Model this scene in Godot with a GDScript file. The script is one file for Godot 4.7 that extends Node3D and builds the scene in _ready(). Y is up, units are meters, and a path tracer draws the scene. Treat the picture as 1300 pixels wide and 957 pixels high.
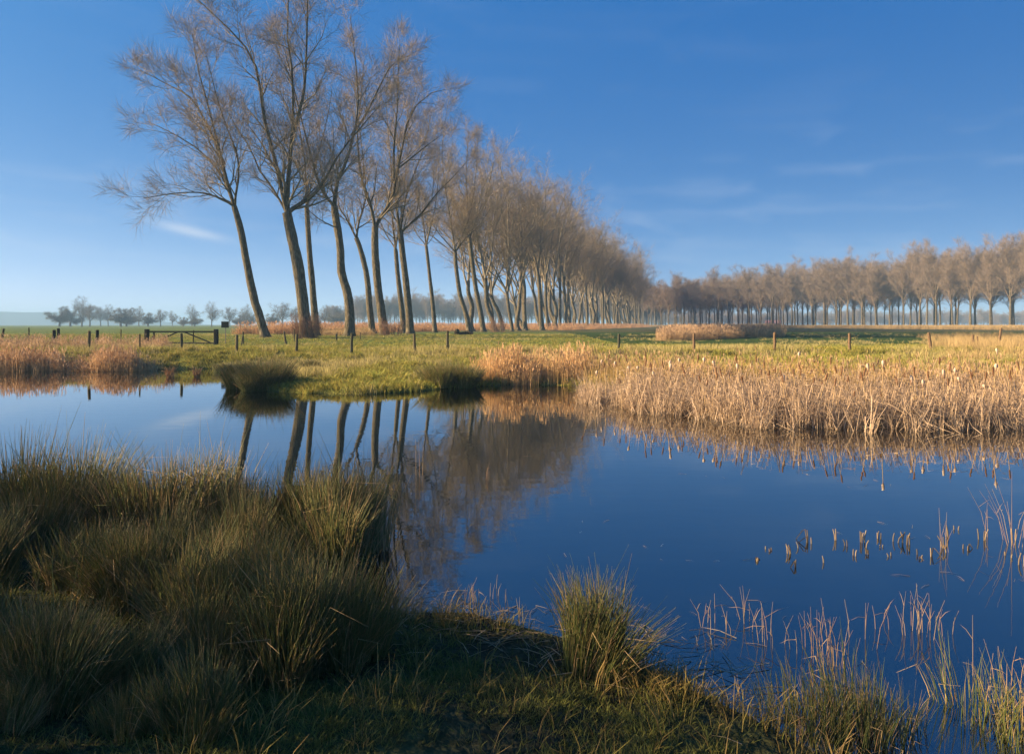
extends Node3D
# A still pond in winter: a leaning poplar avenue on the far bank, reed beds, rush tussocks on the near bank.

const EYE := 1.75       # camera height above the water, which lies at y = 0
const LENS := 900.0     # focal length in pixels of a 1300 pixel wide picture
const HORIZON := 412.0

# ---------------------------------------------------------------- mesh builder
class MB:
	var v := PackedVector3Array()
	var n := PackedVector3Array()
	var c := PackedColorArray()
	var i := PackedInt32Array()

	func tube(pts: PackedVector3Array, rad: PackedFloat32Array, sides: int, col: Color, col2: Color = Color(-1, 0, 0), rough: float = 0.0, rng: RandomNumberGenerator = null) -> void:
		var m := pts.size()
		var u := Vector3.ZERO
		var first := v.size()
		for j in m:
			var t: Vector3 = (pts[mini(j + 1, m - 1)] - pts[maxi(j - 1, 0)]).normalized()
			if j == 0:
				u = t.cross(Vector3(0.31, 0.2, 0.93)).normalized()
				if u.length_squared() < 0.5:
					u = t.cross(Vector3.RIGHT).normalized()
			else:
				u = (u - t * u.dot(t)).normalized()
			var w := t.cross(u)
			var cc := col if col2.r < 0.0 else col.lerp(col2, float(j) / (m - 1))
			for k in sides:
				var a := TAU * k / sides
				var o := u * cos(a) + w * sin(a)
				var r := rad[j]
				if rough > 0.0:
					r *= 1.0 + rng.randf_range(-rough, rough)
				v.append(pts[j] + o * r)
				n.append(o)
				c.append(cc)
		for j in m - 1:
			for k in sides:
				var a := first + j * sides + k
				var b := first + j * sides + (k + 1) % sides
				i.append(a); i.append(b + sides); i.append(b)
				i.append(a); i.append(a + sides); i.append(b + sides)

	# a thin twig: a bent three-sided spike of nine triangles
	func twig(a: Vector3, b: Vector3, e: Vector3, r: float, col: Color) -> void:
		var t := (e - a).normalized()
		var u := t.cross(Vector3(0.31, 0.2, 0.93)).normalized()
		var w := t.cross(u)
		var f := v.size()
		for k in 3:
			var o := u * cos(TAU * k / 3.0) + w * sin(TAU * k / 3.0)
			v.append(a + o * r); n.append(o); c.append(col)
		for k in 3:
			var o := u * cos(TAU * k / 3.0) + w * sin(TAU * k / 3.0)
			v.append(b + o * r * 0.75); n.append(o); c.append(col)
		v.append(e); n.append(t); c.append(col)
		for k in 3:
			var k2 := (k + 1) % 3
			i.append(f + k); i.append(f + 3 + k2); i.append(f + k2)
			i.append(f + k); i.append(f + 3 + k); i.append(f + 3 + k2)
			i.append(f + 3 + k); i.append(f + 6); i.append(f + 3 + k2)

	# the finest twigs: a tapering strip of three triangles
	func fine_twig(a: Vector3, b: Vector3, e: Vector3, r: float, side: Vector3, col: Color) -> void:
		var t := (e - a).normalized()
		var u := t.cross(side).normalized()
		var w := t.cross(u)
		var f := v.size()
		v.append(a - u * r); n.append((w - u * 0.7).normalized()); c.append(col)
		v.append(a + u * r); n.append((w + u * 0.7).normalized()); c.append(col)
		v.append(b - u * r * 0.8); n.append((w - u * 0.7).normalized()); c.append(col)
		v.append(b + u * r * 0.8); n.append((w + u * 0.7).normalized()); c.append(col)
		v.append(e); n.append(w); c.append(col)
		i.append(f); i.append(f + 1); i.append(f + 2)
		i.append(f + 1); i.append(f + 3); i.append(f + 2)
		i.append(f + 2); i.append(f + 3); i.append(f + 4)

	# a flat blade through the points, pointed at its end
	func blade(pts: PackedVector3Array, width: float, side: Vector3, col: Color, col2: Color, tip: float = 0.15) -> void:
		var m := pts.size()
		var f := v.size()
		for j in m:
			var t: Vector3 = (pts[mini(j + 1, m - 1)] - pts[maxi(j - 1, 0)]).normalized()
			var s := (side - t * side.dot(t)).normalized()
			var no := s.cross(t).normalized()
			var q := float(j) / (m - 1)
			var wd := width * 0.5 * lerpf(1.0, tip, q * q)
			var cc := col.lerp(col2, q)
			v.append(pts[j] - s * wd); n.append((no - s * 0.5).normalized()); c.append(cc)
			v.append(pts[j] + s * wd); n.append((no + s * 0.5).normalized()); c.append(cc)
		for j in m - 1:
			var a := f + j * 2
			i.append(a); i.append(a + 2); i.append(a + 1)
			i.append(a + 1); i.append(a + 2); i.append(a + 3)

	func quad(a: Vector3, b: Vector3, cc: Vector3, d: Vector3, col: Color) -> void: # corners clockwise seen from outside
		var no := (cc - a).cross(b - a).normalized()
		if no == Vector3.ZERO:
			no = Vector3.UP
		var f := v.size()
		for p in [a, b, cc, d]:
			v.append(p); n.append(no); c.append(col)
		for k in [0, 1, 2, 0, 2, 3]:
			i.append(f + k)

	# an upright or turned box with chamfered long edges between two ends
	func beam(a: Vector3, b: Vector3, w: float, h: float, col: Color, up: Vector3 = Vector3.UP) -> void:
		var t := (b - a).normalized()
		var s := t.cross(up).normalized()
		if s.length_squared() < 0.5:
			s = t.cross(Vector3.FORWARD).normalized()
		var u := s.cross(t).normalized()
		var ch := minf(w, h) * 0.16
		var prof := [Vector2(-w / 2 + ch, -h / 2), Vector2(w / 2 - ch, -h / 2), Vector2(w / 2, -h / 2 + ch), Vector2(w / 2, h / 2 - ch), Vector2(w / 2 - ch, h / 2), Vector2(-w / 2 + ch, h / 2), Vector2(-w / 2, h / 2 - ch), Vector2(-w / 2, -h / 2 + ch)]
		for k in 8:
			var p: Vector2 = prof[k]
			var q: Vector2 = prof[(k + 1) % 8]
			var p3 := s * p.x + u * p.y
			var q3 := s * q.x + u * q.y
			quad(a + p3, b + p3, b + q3, a + q3, col)
		for e in [[a, -t], [b, t]]:
			var f := v.size()
			for k in 8:
				var p: Vector2 = prof[k]
				v.append(e[0] + s * p.x + u * p.y); n.append(e[1]); c.append(col)
			for k in range(1, 7):
				if e[1] == t:
					i.append(f); i.append(f + k + 1); i.append(f + k)
				else:
					i.append(f); i.append(f + k); i.append(f + k + 1)

	func mesh(mat: Material) -> ArrayMesh:
		var a := []
		a.resize(Mesh.ARRAY_MAX)
		a[Mesh.ARRAY_VERTEX] = v
		a[Mesh.ARRAY_NORMAL] = n
		a[Mesh.ARRAY_COLOR] = c
		a[Mesh.ARRAY_INDEX] = i
		var m := ArrayMesh.new()
		m.add_surface_from_arrays(Mesh.PRIMITIVE_TRIANGLES, a)
		m.surface_set_material(0, mat)
		return m

# ---------------------------------------------------------------- things, parts, names
var used := {}
var triangles := 0
var M := {}

func numbered(called: String) -> String:
	var k: int = used.get(called, -1) + 1
	used[called] = k
	return called if k == 0 else "%s_%03d" % [called, k]

func tag(o: Node, label: String, category: String, group: String = "", kind: String = "") -> void:
	if label: o.set_meta("label", label)
	if category: o.set_meta("category", category)
	if group: o.set_meta("group", group)
	if kind: o.set_meta("kind", kind)

func thing(called: String, at: Vector3, label: String, category: String, group: String = "") -> Node3D:
	var o := Node3D.new()
	o.name = numbered(called)
	add_child(o)
	o.position = at
	tag(o, label, category, group)
	return o

func part(called: String, mesh: Mesh, parent: Node) -> MeshInstance3D:
	var o := MeshInstance3D.new()
	o.name = called
	o.mesh = mesh
	parent.add_child(o, true)
	return o

func whole(called: String, mesh: Mesh, at: Vector3, label: String, category: String, group: String = "", kind: String = "") -> MeshInstance3D:
	var o := MeshInstance3D.new()
	o.name = numbered(called)
	o.mesh = mesh
	add_child(o)
	o.position = at
	tag(o, label, category, group, kind)
	return o

func copy(proto: Node3D, called: String, at: Vector3, turn: float, size: Vector3, label: String) -> Node3D:
	var o: Node3D = proto.duplicate()
	o.name = numbered(called)
	add_child(o)
	o.transform = Transform3D(Basis(Vector3.UP, turn).scaled(size), at)
	o.set_meta("label", label)
	return o

func scatter(called: String, mesh: Mesh, places: Array, colors: PackedColorArray, label: String, category: String) -> void:
	var mm := MultiMesh.new()
	mm.transform_format = MultiMesh.TRANSFORM_3D
	mm.use_colors = true
	mm.mesh = mesh
	mm.instance_count = places.size()
	for k in places.size():
		mm.set_instance_transform(k, places[k])
		mm.set_instance_color(k, colors[k])
	var o := MultiMeshInstance3D.new()
	o.name = numbered(called)
	o.multimesh = mm
	add_child(o)
	tag(o, label, category, "", "stuff")

# ---------------------------------------------------------------- measuring
func at_pixel(px: float, py: float, d: float) -> Vector3:
	return Vector3((px - 650.0) / LENS * d, EYE - (py - HORIZON) / LENS * d, -d)

func x_at(px: float, d: float) -> float:
	return (px - 650.0) / LENS * d

func rn(seed_: int) -> RandomNumberGenerator:
	var r := RandomNumberGenerator.new()
	r.seed = seed_
	return r

# ---------------------------------------------------------------- terrain
var pond := PackedVector2Array([
	Vector2(-60, 32), Vector2(-30, 29), Vector2(-19, 27.2), Vector2(-14.5, 27.4), Vector2(-11.6, 28.2), Vector2(-10.2, 27.0), Vector2(-9.4, 24.0), Vector2(-8.2, 20.6), Vector2(-6.6, 18.6), Vector2(-5.2, 18.0),
	Vector2(-3.8, 17.7), Vector2(-2.6, 18.4), Vector2(-1.4, 19.8), Vector2(0.2, 20.6), Vector2(1.9, 20.2), Vector2(3.0, 18.2), Vector2(4.6, 16.2), Vector2(8, 15.0), Vector2(14, 14.4), Vector2(26, 14.0),
	Vector2(30, 9), Vector2(24, 3.4), Vector2(8, 2.5), Vector2(3.4, 2.35), Vector2(2.3, 2.45), Vector2(1.6, 2.5), Vector2(1.3, 2.85), Vector2(1.02, 3.25), Vector2(0.72, 3.6), Vector2(0.2, 4.0), Vector2(-0.24, 4.3),
	Vector2(-0.74, 4.3), Vector2(-1.0, 4.7), Vector2(-1.0, 5.4), Vector2(-1.7, 5.95), Vector2(-2.9, 6.4), Vector2(-5.0, 6.9), Vector2(-9, 7.6), Vector2(-22, 9.2), Vector2(-60, 11)])
var hum := FastNoiseLite.new()
var hum2 := FastNoiseLite.new()
var patch := FastNoiseLite.new()

func pond_distance(x: float, d: float) -> float: # positive outside
	var best := 1e9
	var inside := false
	var m := pond.size()
	var p := Vector2(x, d)
	var a := pond[m - 1]
	for k in m:
		var b := pond[k]
		var ab := b - a
		var t := clampf((p - a).dot(ab) / ab.length_squared(), 0.0, 1.0)
		best = minf(best, p.distance_squared_to(a + ab * t))
		if (b.y > d) != (a.y > d) and x < (a.x - b.x) * (d - b.y) / (a.y - b.y) + b.x:
			inside = not inside
		a = b
	return -sqrt(best) if inside else sqrt(best)

func ground(x: float, d: float) -> float:
	if absf(x) > 70.0 or d > 60.0 or d < -10.0:
		return 0.62 + 0.18 * smoothstep(36.0, 60.0, d) if d > 5.0 else 0.3
	return ground_from(x, d, pond_distance(x, d))

func ground_from(x: float, d: float, s: float) -> float:
	if s < 0.0:
		return -0.015 - minf(0.6, -s * 0.3)
	var near := d < 9.0 + clampf(-x - 5.0, 0.0, 40.0) * 0.2
	var h := 0.0
	if near:
		h = 0.04 * smoothstep(0.0, 0.12, s) + 0.2 * smoothstep(0.0, 2.6, s)
		h += hum2.get_noise_2d(x * 3.0, d * 3.0) * 0.035 * smoothstep(0.05, 0.5, s)
	else:
		var l := lerpf(lerpf(2.6, 10.0, smoothstep(-11.0, -7.0, x)), 14.0, smoothstep(0.0, 8.0, x))
		var rim := 28.7 + hum.get_noise_1d(x * 2.0) * 0.6   # the turf edge below the fence
		h = 0.1 * smoothstep(0.0, 0.35, s) + 0.36 * smoothstep(0.0, l, s) + 0.16 * smoothstep(rim - 0.5, rim + 0.35, d)
		h += 0.18 * smoothstep(36.0, 60.0, d)
		var bumpy := smoothstep(0.1, 1.2, s) * (1.0 - 0.75 * smoothstep(29.0, 33.0, d))
		h += (hum.get_noise_2d(x * 1.5, d * 1.2) * 0.11 + hum2.get_noise_2d(x * 3.6, d * 3.0) * 0.09) * bumpy
	return maxf(h, 0.012)

func on_ground(x: float, d: float, sink: float = 0.0) -> Vector3:
	return Vector3(x, ground(x, d) - sink, -d)

func soil_color(x: float, d: float, s: float) -> Color:
	var p := patch.get_noise_2d(x, d)
	var q := patch.get_noise_2d(x * 5.0 + 90.0, d * 5.0)
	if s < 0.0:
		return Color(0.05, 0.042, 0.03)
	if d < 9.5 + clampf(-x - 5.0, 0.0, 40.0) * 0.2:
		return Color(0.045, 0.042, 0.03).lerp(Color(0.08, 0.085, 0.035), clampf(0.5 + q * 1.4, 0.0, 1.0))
	var green := Color(0.19, 0.2, 0.045)
	var straw := Color(0.38, 0.31, 0.12)
	var c := green.lerp(straw, clampf(0.2 + p * 1.2 + q * 0.7, 0.0, 1.0))
	if d > 32.0:
		var field := Color(0.15, 0.22, 0.045).lerp(Color(0.19, 0.24, 0.055), clampf(0.5 + p + q * 0.5, 0.0, 1.0))
		if x > 6.0 and d > 40.0:   # winter crop on the right
			field = Color(0.062, 0.115, 0.025).lerp(Color(0.08, 0.13, 0.03), clampf(0.5 + q, 0.0, 1.0))
		if d > 88.0 and x > -30.0:
			field = field.lerp(Color(0.22, 0.17, 0.075), 0.55)
		c = c.lerp(field, smoothstep(30.0, 36.0, d + p * 3.0))
	return c

# ---------------------------------------------------------------- _ready
func _ready() -> void:
	# camera: level, the lens shifted so that the horizon lies above the middle
	var cam := Camera3D.new()
	cam.name = "camera"
	add_child(cam)
	cam.position = Vector3(0, EYE, 0)
	cam.projection = Camera3D.PROJECTION_FRUSTUM
	cam.near = 0.1
	cam.far = 6000.0
	cam.size = 0.1 * 957.0 / LENS
	cam.frustum_offset = Vector2(0, -0.1 * (478.5 - HORIZON) / LENS)
	cam.current = true

	# sky, haze, exposure
	var env := Environment.new()
	env.background_mode = Environment.BG_SKY
	env.sky = Sky.new()
	var sm := PanoramaSkyMaterial.new()
	sm.panorama = ImageTexture.create_from_image(make_sky())
	env.sky.sky_material = sm
	env.background_energy_multiplier = 0.295
	env.tonemap_mode = Environment.TONE_MAPPER_LINEAR
	env.tonemap_exposure = 3.4
	env.sdfgi_enabled = true
	env.ssao_enabled = true
	env.ssil_enabled = true
	env.fog_enabled = true
	env.fog_density = 0.0007
	env.fog_light_color = Color(0.66, 0.85, 1.0)
	var we := WorldEnvironment.new()
	we.name = "environment"
	we.environment = env
	add_child(we)

	# a low winter sun from the left
	var sun := DirectionalLight3D.new()
	sun.name = "sun"
	add_child(sun)
	var az := deg_to_rad(SUN_AZ)
	var el := deg_to_rad(SUN_EL)
	sun.look_at_from_position(Vector3.ZERO, -Vector3(sin(az) * cos(el), sin(el), -cos(az) * cos(el)))
	sun.light_energy = 1.55
	sun.light_color = Color(1.0, 0.87, 0.69)
	sun.light_angular_distance = 0.55
	sun.shadow_enabled = true

	hum.seed = 3; hum.frequency = 0.45; hum.fractal_octaves = 2
	hum2.seed = 8; hum2.frequency = 0.5; hum2.fractal_octaves = 2
	patch.seed = 21; patch.frequency = 0.11; patch.fractal_octaves = 3

	make_materials()
	make_ground()
	make_water()
	make_hill()
	make_avenue()
	make_right_avenue()
	make_far_wood()
	make_orchard()
	make_fence()
	make_gate_and_sign()
	make_far_things()
	make_bank_grass()
	make_reeds()
	make_cattails()
	make_far_tussocks()
	make_near_bank()
	make_stubs()
	make_willows()

const SUN_AZ := -94.0
const SUN_EL := 20.0

func make_sky() -> Image:
	var w := 2048
	var h := 1024
	var im := Image.create(w, h, false, Image.FORMAT_RGBF)
	im.fill(Color(0.5, 0.56, 0.62))
	var az := deg_to_rad(SUN_AZ)
	var el := deg_to_rad(SUN_EL)
	var sun := Vector3(sin(az) * cos(el), sin(el), -cos(az) * cos(el))
	var streak := FastNoiseLite.new()
	streak.seed = 5; streak.frequency = 1.0; streak.fractal_octaves = 4
	var big := FastNoiseLite.new()
	big.seed = 12; big.frequency = 1.0; big.fractal_octaves = 2
	for y in 514:
		var e := (0.5 - (y + 0.5) / h) * PI
		var ed := rad_to_deg(e)
		var low := exp(-maxf(ed, 0.0) / 8.5)
		var lower := exp(-maxf(ed, 0.0) / 2.6)
		var wisp_here := smoothstep(2.0, 5.0, ed) * (1.0 - 0.8 * smoothstep(10.0, 17.0, ed)) * (1.0 - smoothstep(25.0, 45.0, ed))
		for x in w:
			var a := (x + 0.5) / w * TAU   # the picture begins straight ahead
			if a > PI: a -= TAU
			var g := (sin(a) * cos(e)) * sun.x + sin(e) * sun.y - (cos(a) * cos(e)) * sun.z
			var f := (1.0 + g) * 0.5
			f = f * f
			f = f * f
			var r := 0.004 + 0.075 * f
			var gr := 0.13 + 0.24 * f
			var b := 0.455 + 0.38 * f
			var k := low * (0.55 + 0.75 * f)
			r = lerpf(r, 0.38 + 0.6 * f, k)
			gr = lerpf(gr, 0.78 + 0.5 * f, k)
			b = lerpf(b, 1.22 + 0.35 * f, k)
			k = lower * 0.8
			r = lerpf(r, 0.68 + 1.75 * f, k)
			gr = lerpf(gr, 0.84 + 1.15 * f, k)
			b = lerpf(b, 1.0 + 0.75 * f, k)
			if wisp_here > 0.0:
				var ad := rad_to_deg(a)
				var ll := ed + ad * 0.05
				var s := streak.get_noise_2d(ad * 0.05 + big.get_noise_2d(ad * 0.06, ed * 0.1) * 0.8, ll * 0.42)
				var t := big.get_noise_2d(ad * 0.035 + 7.0, ed * 0.09)
				var veil := clampf(s * 0.9 + t * 0.55 - 0.02, 0.0, 1.0) * 0.17 * wisp_here
				# the one small bright streak of cloud left of the avenue
				var cu := (ad + 24.3) / 2.6
				var cv := (ed - 6.8 + (ad + 24.3) * 0.19) / 0.34
				var small := exp(-cu * cu * 1.3 - cv * cv) * (0.75 + 0.6 * s)
				var m := clampf(veil + small * 0.95, 0.0, 0.92)
				r = lerpf(r, 0.80, m)
				gr = lerpf(gr, 0.86, m)
				b = lerpf(b, 0.95, m)
			im.set_pixel(x, y, Color(r, gr, b))
	return im

# ---------------------------------------------------------------- materials
func noise_tex(freq: float, octaves: int, lo: Color, hi: Color, size: int, s: int) -> NoiseTexture2D:
	var t := NoiseTexture2D.new()
	var f := FastNoiseLite.new()
	f.seed = s; f.frequency = freq; f.fractal_octaves = octaves
	t.noise = f
	t.width = size; t.height = size
	t.seamless = true
	var g := Gradient.new()
	g.set_color(0, lo); g.set_color(1, hi)
	t.color_ramp = g
	return t

func vertex_mat(rough: float, back: float = 0.0, spec: float = 0.3) -> StandardMaterial3D:
	var m := StandardMaterial3D.new()
	m.vertex_color_use_as_albedo = true
	m.roughness = rough
	m.metallic_specular = spec
	m.cull_mode = BaseMaterial3D.CULL_DISABLED
	if back > 0.0:
		m.backlight_enabled = true
		m.backlight = Color(back, back, back).linear_to_srgb()
	return m

func make_materials() -> void:
	var gm := vertex_mat(0.95, 0.0, 0.2)
	gm.albedo_texture = noise_tex(0.03, 5, Color(0.62, 0.62, 0.6), Color(1, 1, 1), 512, 4)
	gm.uv1_triplanar = true
	gm.uv1_world_triplanar = true
	gm.uv1_scale = Vector3(0.55, 0.55, 0.55)
	gm.heightmap_enabled = true
	gm.heightmap_texture = noise_tex(0.045, 5, Color.BLACK, Color.WHITE, 512, 9)
	gm.heightmap_scale = 6.0
	M.ground = gm

	var wt := StandardMaterial3D.new()
	wt.albedo_color = Color(0.18, 0.21, 0.225).linear_to_srgb()
	wt.metallic = 1.0
	wt.roughness = 0.012
	wt.uv1_triplanar = true
	wt.uv1_world_triplanar = true
	wt.uv1_scale = Vector3(0.22, 0.22, 0.5)
	wt.heightmap_enabled = true
	wt.heightmap_texture = noise_tex(0.012, 3, Color.BLACK, Color.WHITE, 512, 31)
	wt.heightmap_scale = 0.05
	M.water = wt

	var bark := vertex_mat(0.95, 0.0, 0.2)
	bark.albedo_texture = noise_tex(0.03, 5, Color(0.3, 0.32, 0.27), Color(1, 1, 1), 256, 14)
	bark.uv1_triplanar = true
	bark.uv1_scale = Vector3(1.1, 0.22, 1.1)
	bark.heightmap_enabled = true
	bark.heightmap_texture = noise_tex(0.06, 4, Color.BLACK, Color.WHITE, 256, 15)
	bark.heightmap_scale = 9.0
	M.bark = bark
	M.twig = vertex_mat(0.8, 0.0, 0.3)
	M.reed = vertex_mat(0.75, 0.35, 0.3)
	M.rush = vertex_mat(0.55, 0.15, 0.4)
	M.grass = vertex_mat(0.8, 0.4, 0.25)
	var wood := vertex_mat(0.9, 0.0, 0.2)
	wood.albedo_texture = noise_tex(0.04, 4, Color(0.5, 0.5, 0.5), Color(1, 1, 1), 256, 17)
	wood.uv1_triplanar = true
	wood.uv1_scale = Vector3(6, 0.9, 6)
	M.wood = wood
	M.plain = vertex_mat(0.7)

# ---------------------------------------------------------------- setting
func make_ground() -> void:
	var xs := PackedFloat32Array()
	var ds := PackedFloat32Array()
	var far := [30, 33, 37, 42, 48, 56, 66, 80, 100, 130, 170, 230, 320, 450, 650, 950, 1400, 2000, 2900]
	for k in range(far.size() - 1, -1, -1): xs.append(-far[k])
	var x := -28.0
	while x < 28.01:
		xs.append(x)
		x += 0.13 if absf(x) < 7.0 else (0.2 if absf(x) < 14.0 else 0.3)
	for q in far: xs.append(q)
	for q in [-400.0, -120.0, -40.0, -15.0, -6.0, -3.0, 0.0, 1.0]: ds.append(q)
	var d := 1.8
	while d < 34.0:
		ds.append(d)
		d += 0.08 if d < 7.5 else (0.5 if d < 13.0 else 0.13)
	while d < 3300.0:
		ds.append(d)
		d += 0.3 + (d - 34.0) * 0.07
	var nx := xs.size()
	var nd := ds.size()
	var v := PackedVector3Array()
	var c := PackedColorArray()
	v.resize(nx * nd)
	c.resize(nx * nd)
	for j in nd:
		for k in nx:
			var px := xs[k]
			var pd := ds[j]
			var s := 99.0
			var h := 0.0
			if absf(px) > 70.0 or pd > 60.0 or pd < -10.0:
				h = ground(px, pd)
			else:
				s = pond_distance(px, pd)
				h = ground_from(px, pd, s)
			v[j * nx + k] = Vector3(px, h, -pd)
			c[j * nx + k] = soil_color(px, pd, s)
	var ii := PackedInt32Array()
	for j in nd - 1:
		for k in nx - 1:
			var a := j * nx + k
			ii.append(a); ii.append(a + nx); ii.append(a + 1)
			ii.append(a + 1); ii.append(a + nx); ii.append(a + nx + 1)
	var n := PackedVector3Array()
	n.resize(nx * nd)
	for j in nd:
		for k in nx:
			var l := v[j * nx + maxi(k - 1, 0)]
			var r := v[j * nx + mini(k + 1, nx - 1)]
			var f := v[maxi(j - 1, 0) * nx + k]
			var b := v[mini(j + 1, nd - 1) * nx + k]
			n[j * nx + k] = (r - l).cross(b - f).normalized()
	var mb := MB.new()
	mb.v = v; mb.n = n; mb.c = c; mb.i = ii
	whole("ground", mb.mesh(M.ground), Vector3.ZERO, "grassy meadow ground and pond banks reaching to the horizon", "", "", "structure")

func make_water() -> void:
	var mb := MB.new()
	mb.quad(Vector3(-62, 0, -36), Vector3(34, 0, -36), Vector3(34, 0, -1.4), Vector3(-62, 0, -1.4), Color.WHITE)
	whole("water", mb.mesh(M.water), Vector3.ZERO, "still dark blue pond water mirroring trees and sky", "", "", "structure")

func make_hill() -> void:
	var mb := MB.new()
	var nz := FastNoiseLite.new()
	nz.seed = 40; nz.frequency = 0.006
	var rows := [[1500.0, 0.0], [1560.0, 0.55], [1640.0, 1.0], [1760.0, 0.8], [2000.0, 0.0]]
	var cols := 60
	for r in rows:
		for k in cols + 1:
			var x := -2300.0 + 1560.0 * k / cols
			var taper := smoothstep(-740.0, -1050.0, x)
			var h: float = (30.0 * taper + nz.get_noise_1d(x) * 7.0 * taper) * r[1]
			mb.v.append(Vector3(x, 0.3 + maxf(h, 0.0), -r[0]))
			mb.c.append(Color(0.05, 0.06, 0.04))
			mb.n.append(Vector3(0, 0.7, 0.7))
	for j in rows.size() - 1:
		for k in cols:
			var a := j * (cols + 1) + k
			mb.i.append(a); mb.i.append(a + cols + 1); mb.i.append(a + 1)
			mb.i.append(a + 1); mb.i.append(a + cols + 1); mb.i.append(a + cols + 2)
	whole("hill", mb.mesh(M.plain), Vector3.ZERO, "low wooded ridge in blue haze on the horizon", "", "", "structure")

# ---------------------------------------------------------------- trees
# One branch with all that grows from it. want: levels, spread, upward pull, twig size.
func grow(mb: MB, p: Vector3, dir: Vector3, length: float, r0: float, level: int, w: Dictionary, rng: RandomNumberGenerator) -> void:
	var col: Color = w.wood.lerp(w.twig, clampf((level - 1) / 2.0, 0.0, 1.0)) * rng.randf_range(0.8, 1.15)
	if level >= w.levels:
		var side := Vector3(rng.randfn(), rng.randfn(), rng.randfn()) * 0.16
		var b := p + (dir + side) * length * 0.5
		var e := b + (dir + Vector3(rng.randfn(), rng.randfn() + w.up * 0.6, rng.randfn()) * 0.28) * length * 0.5
		mb.fine_twig(p, b, e, r0, Vector3(rng.randfn(), rng.randfn(), rng.randfn()), col)
		return
	var segs: int = [6, 5, 4, 3, 3][level]
	var pts := PackedVector3Array([p])
	var rad := PackedFloat32Array([r0])
	var dirs := [dir]
	var wig: float = w.wig * (1.0 + 0.35 * level)
	var q := p
	var dd := dir
	for s in segs:
		dd = (dd + Vector3(rng.randfn(), rng.randfn() * 0.7, rng.randfn()) * wig + Vector3.UP * w.up * (0.5 if level < 2 else 1.0) * 0.16 + w.lean * 0.05).normalized()
		q += dd * length / segs
		pts.append(q)
		dirs.append(dd)
		rad.append(lerpf(r0, r0 * 0.25, float(s + 1) / segs))
	mb.tube(pts, rad, [7, 5, 4, 3, 3][level], col)
	spawn(mb, pts, rad, length, level, w, rng)

# children along a branch given by its points
func spawn(mb: MB, pts: PackedVector3Array, rad: PackedFloat32Array, length: float, level: int, w: Dictionary, rng: RandomNumberGenerator) -> void:
	var count: int = w.n[level]
	var segs := pts.size() - 1
	var phase := rng.randf() * TAU
	for k in count:
		var t: float = lerpf(w.from[level], 1.0, (k + rng.randf() * 0.9) / count)
		var fs := minf(t * segs, segs - 0.001)
		var j := int(fs)
		var p := pts[j].lerp(pts[j + 1], fs - j)
		var dir := (pts[j + 1] - pts[j]).normalized()
		var r := lerpf(rad[j], rad[j + 1], fs - j)
		phase += 2.4 + rng.randf_range(-0.5, 0.5)
		var u := dir.cross(Vector3(0.2, 0.35, 0.9)).normalized()
		var side := (u * cos(phase) + dir.cross(u) * sin(phase))
		var ang: float = rng.randf_range(w.angle.x, w.angle.y) * (1.0 - 0.35 * smoothstep(0.75, 1.0, t))
		var cd := (dir * cos(ang) + side * sin(ang)).normalized()
		var cl: float = length * w.ratio[level] * lerpf(1.0, 0.55, t) * rng.randf_range(0.65, 1.2)
		var cr: float = clampf(r * 0.62, w.thin, 9.0)
		if level + 1 >= w.levels:
			cr = w.thin * rng.randf_range(0.75, 1.2)
			cl = w.twig_len * rng.randf_range(0.55, 1.3)
		grow(mb, p, cd, cl, cr, level + 1, w, rng)

func poplar_want() -> Dictionary:
	return {"levels": 4, "n": [9, 6, 5, 6], "from": [0.16, 0.15, 0.12, 0.08], "ratio": [0.42, 0.62, 0.66, 0.5], "angle": Vector2(0.34, 0.82), "up": 0.42, "wig": 0.11, "lean": Vector3(-0.3, 0, 0),
		"thin": 0.0068, "twig_len": 1.25, "wood": Color(0.21, 0.18, 0.125), "twig": Color(0.25, 0.2, 0.135)}

func smooth_path(pts: Array, steps: int) -> PackedVector3Array:
	var cv := Curve3D.new()
	for k in pts.size():
		var t: Vector3 = (pts[mini(k + 1, pts.size() - 1)] - pts[maxi(k - 1, 0)]) / 6.0
		cv.add_point(pts[k], -t, t)
	var out := PackedVector3Array()
	for k in steps + 1:
		out.append(cv.samplef(float(k) / steps * (pts.size() - 1)))
	return out

# The trunk (with a flared foot) as a mesh of its own. Points are relative to the foot.
func trunk_mesh(path: PackedVector3Array, r0: float, r1: float, rng: RandomNumberGenerator) -> ArrayMesh:
	var mb := MB.new()
	var rad := PackedFloat32Array()
	for k in path.size():
		var q := float(k) / (path.size() - 1)
		rad.append(lerpf(r0, r1, q) * (1.0 + 0.5 * exp(-q * 22.0)))
	mb.tube(path, rad, 12, Color(0.32, 0.265, 0.19), Color(0.28, 0.235, 0.165), 0.07, rng)
	return mb.mesh(M.bark)

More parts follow.
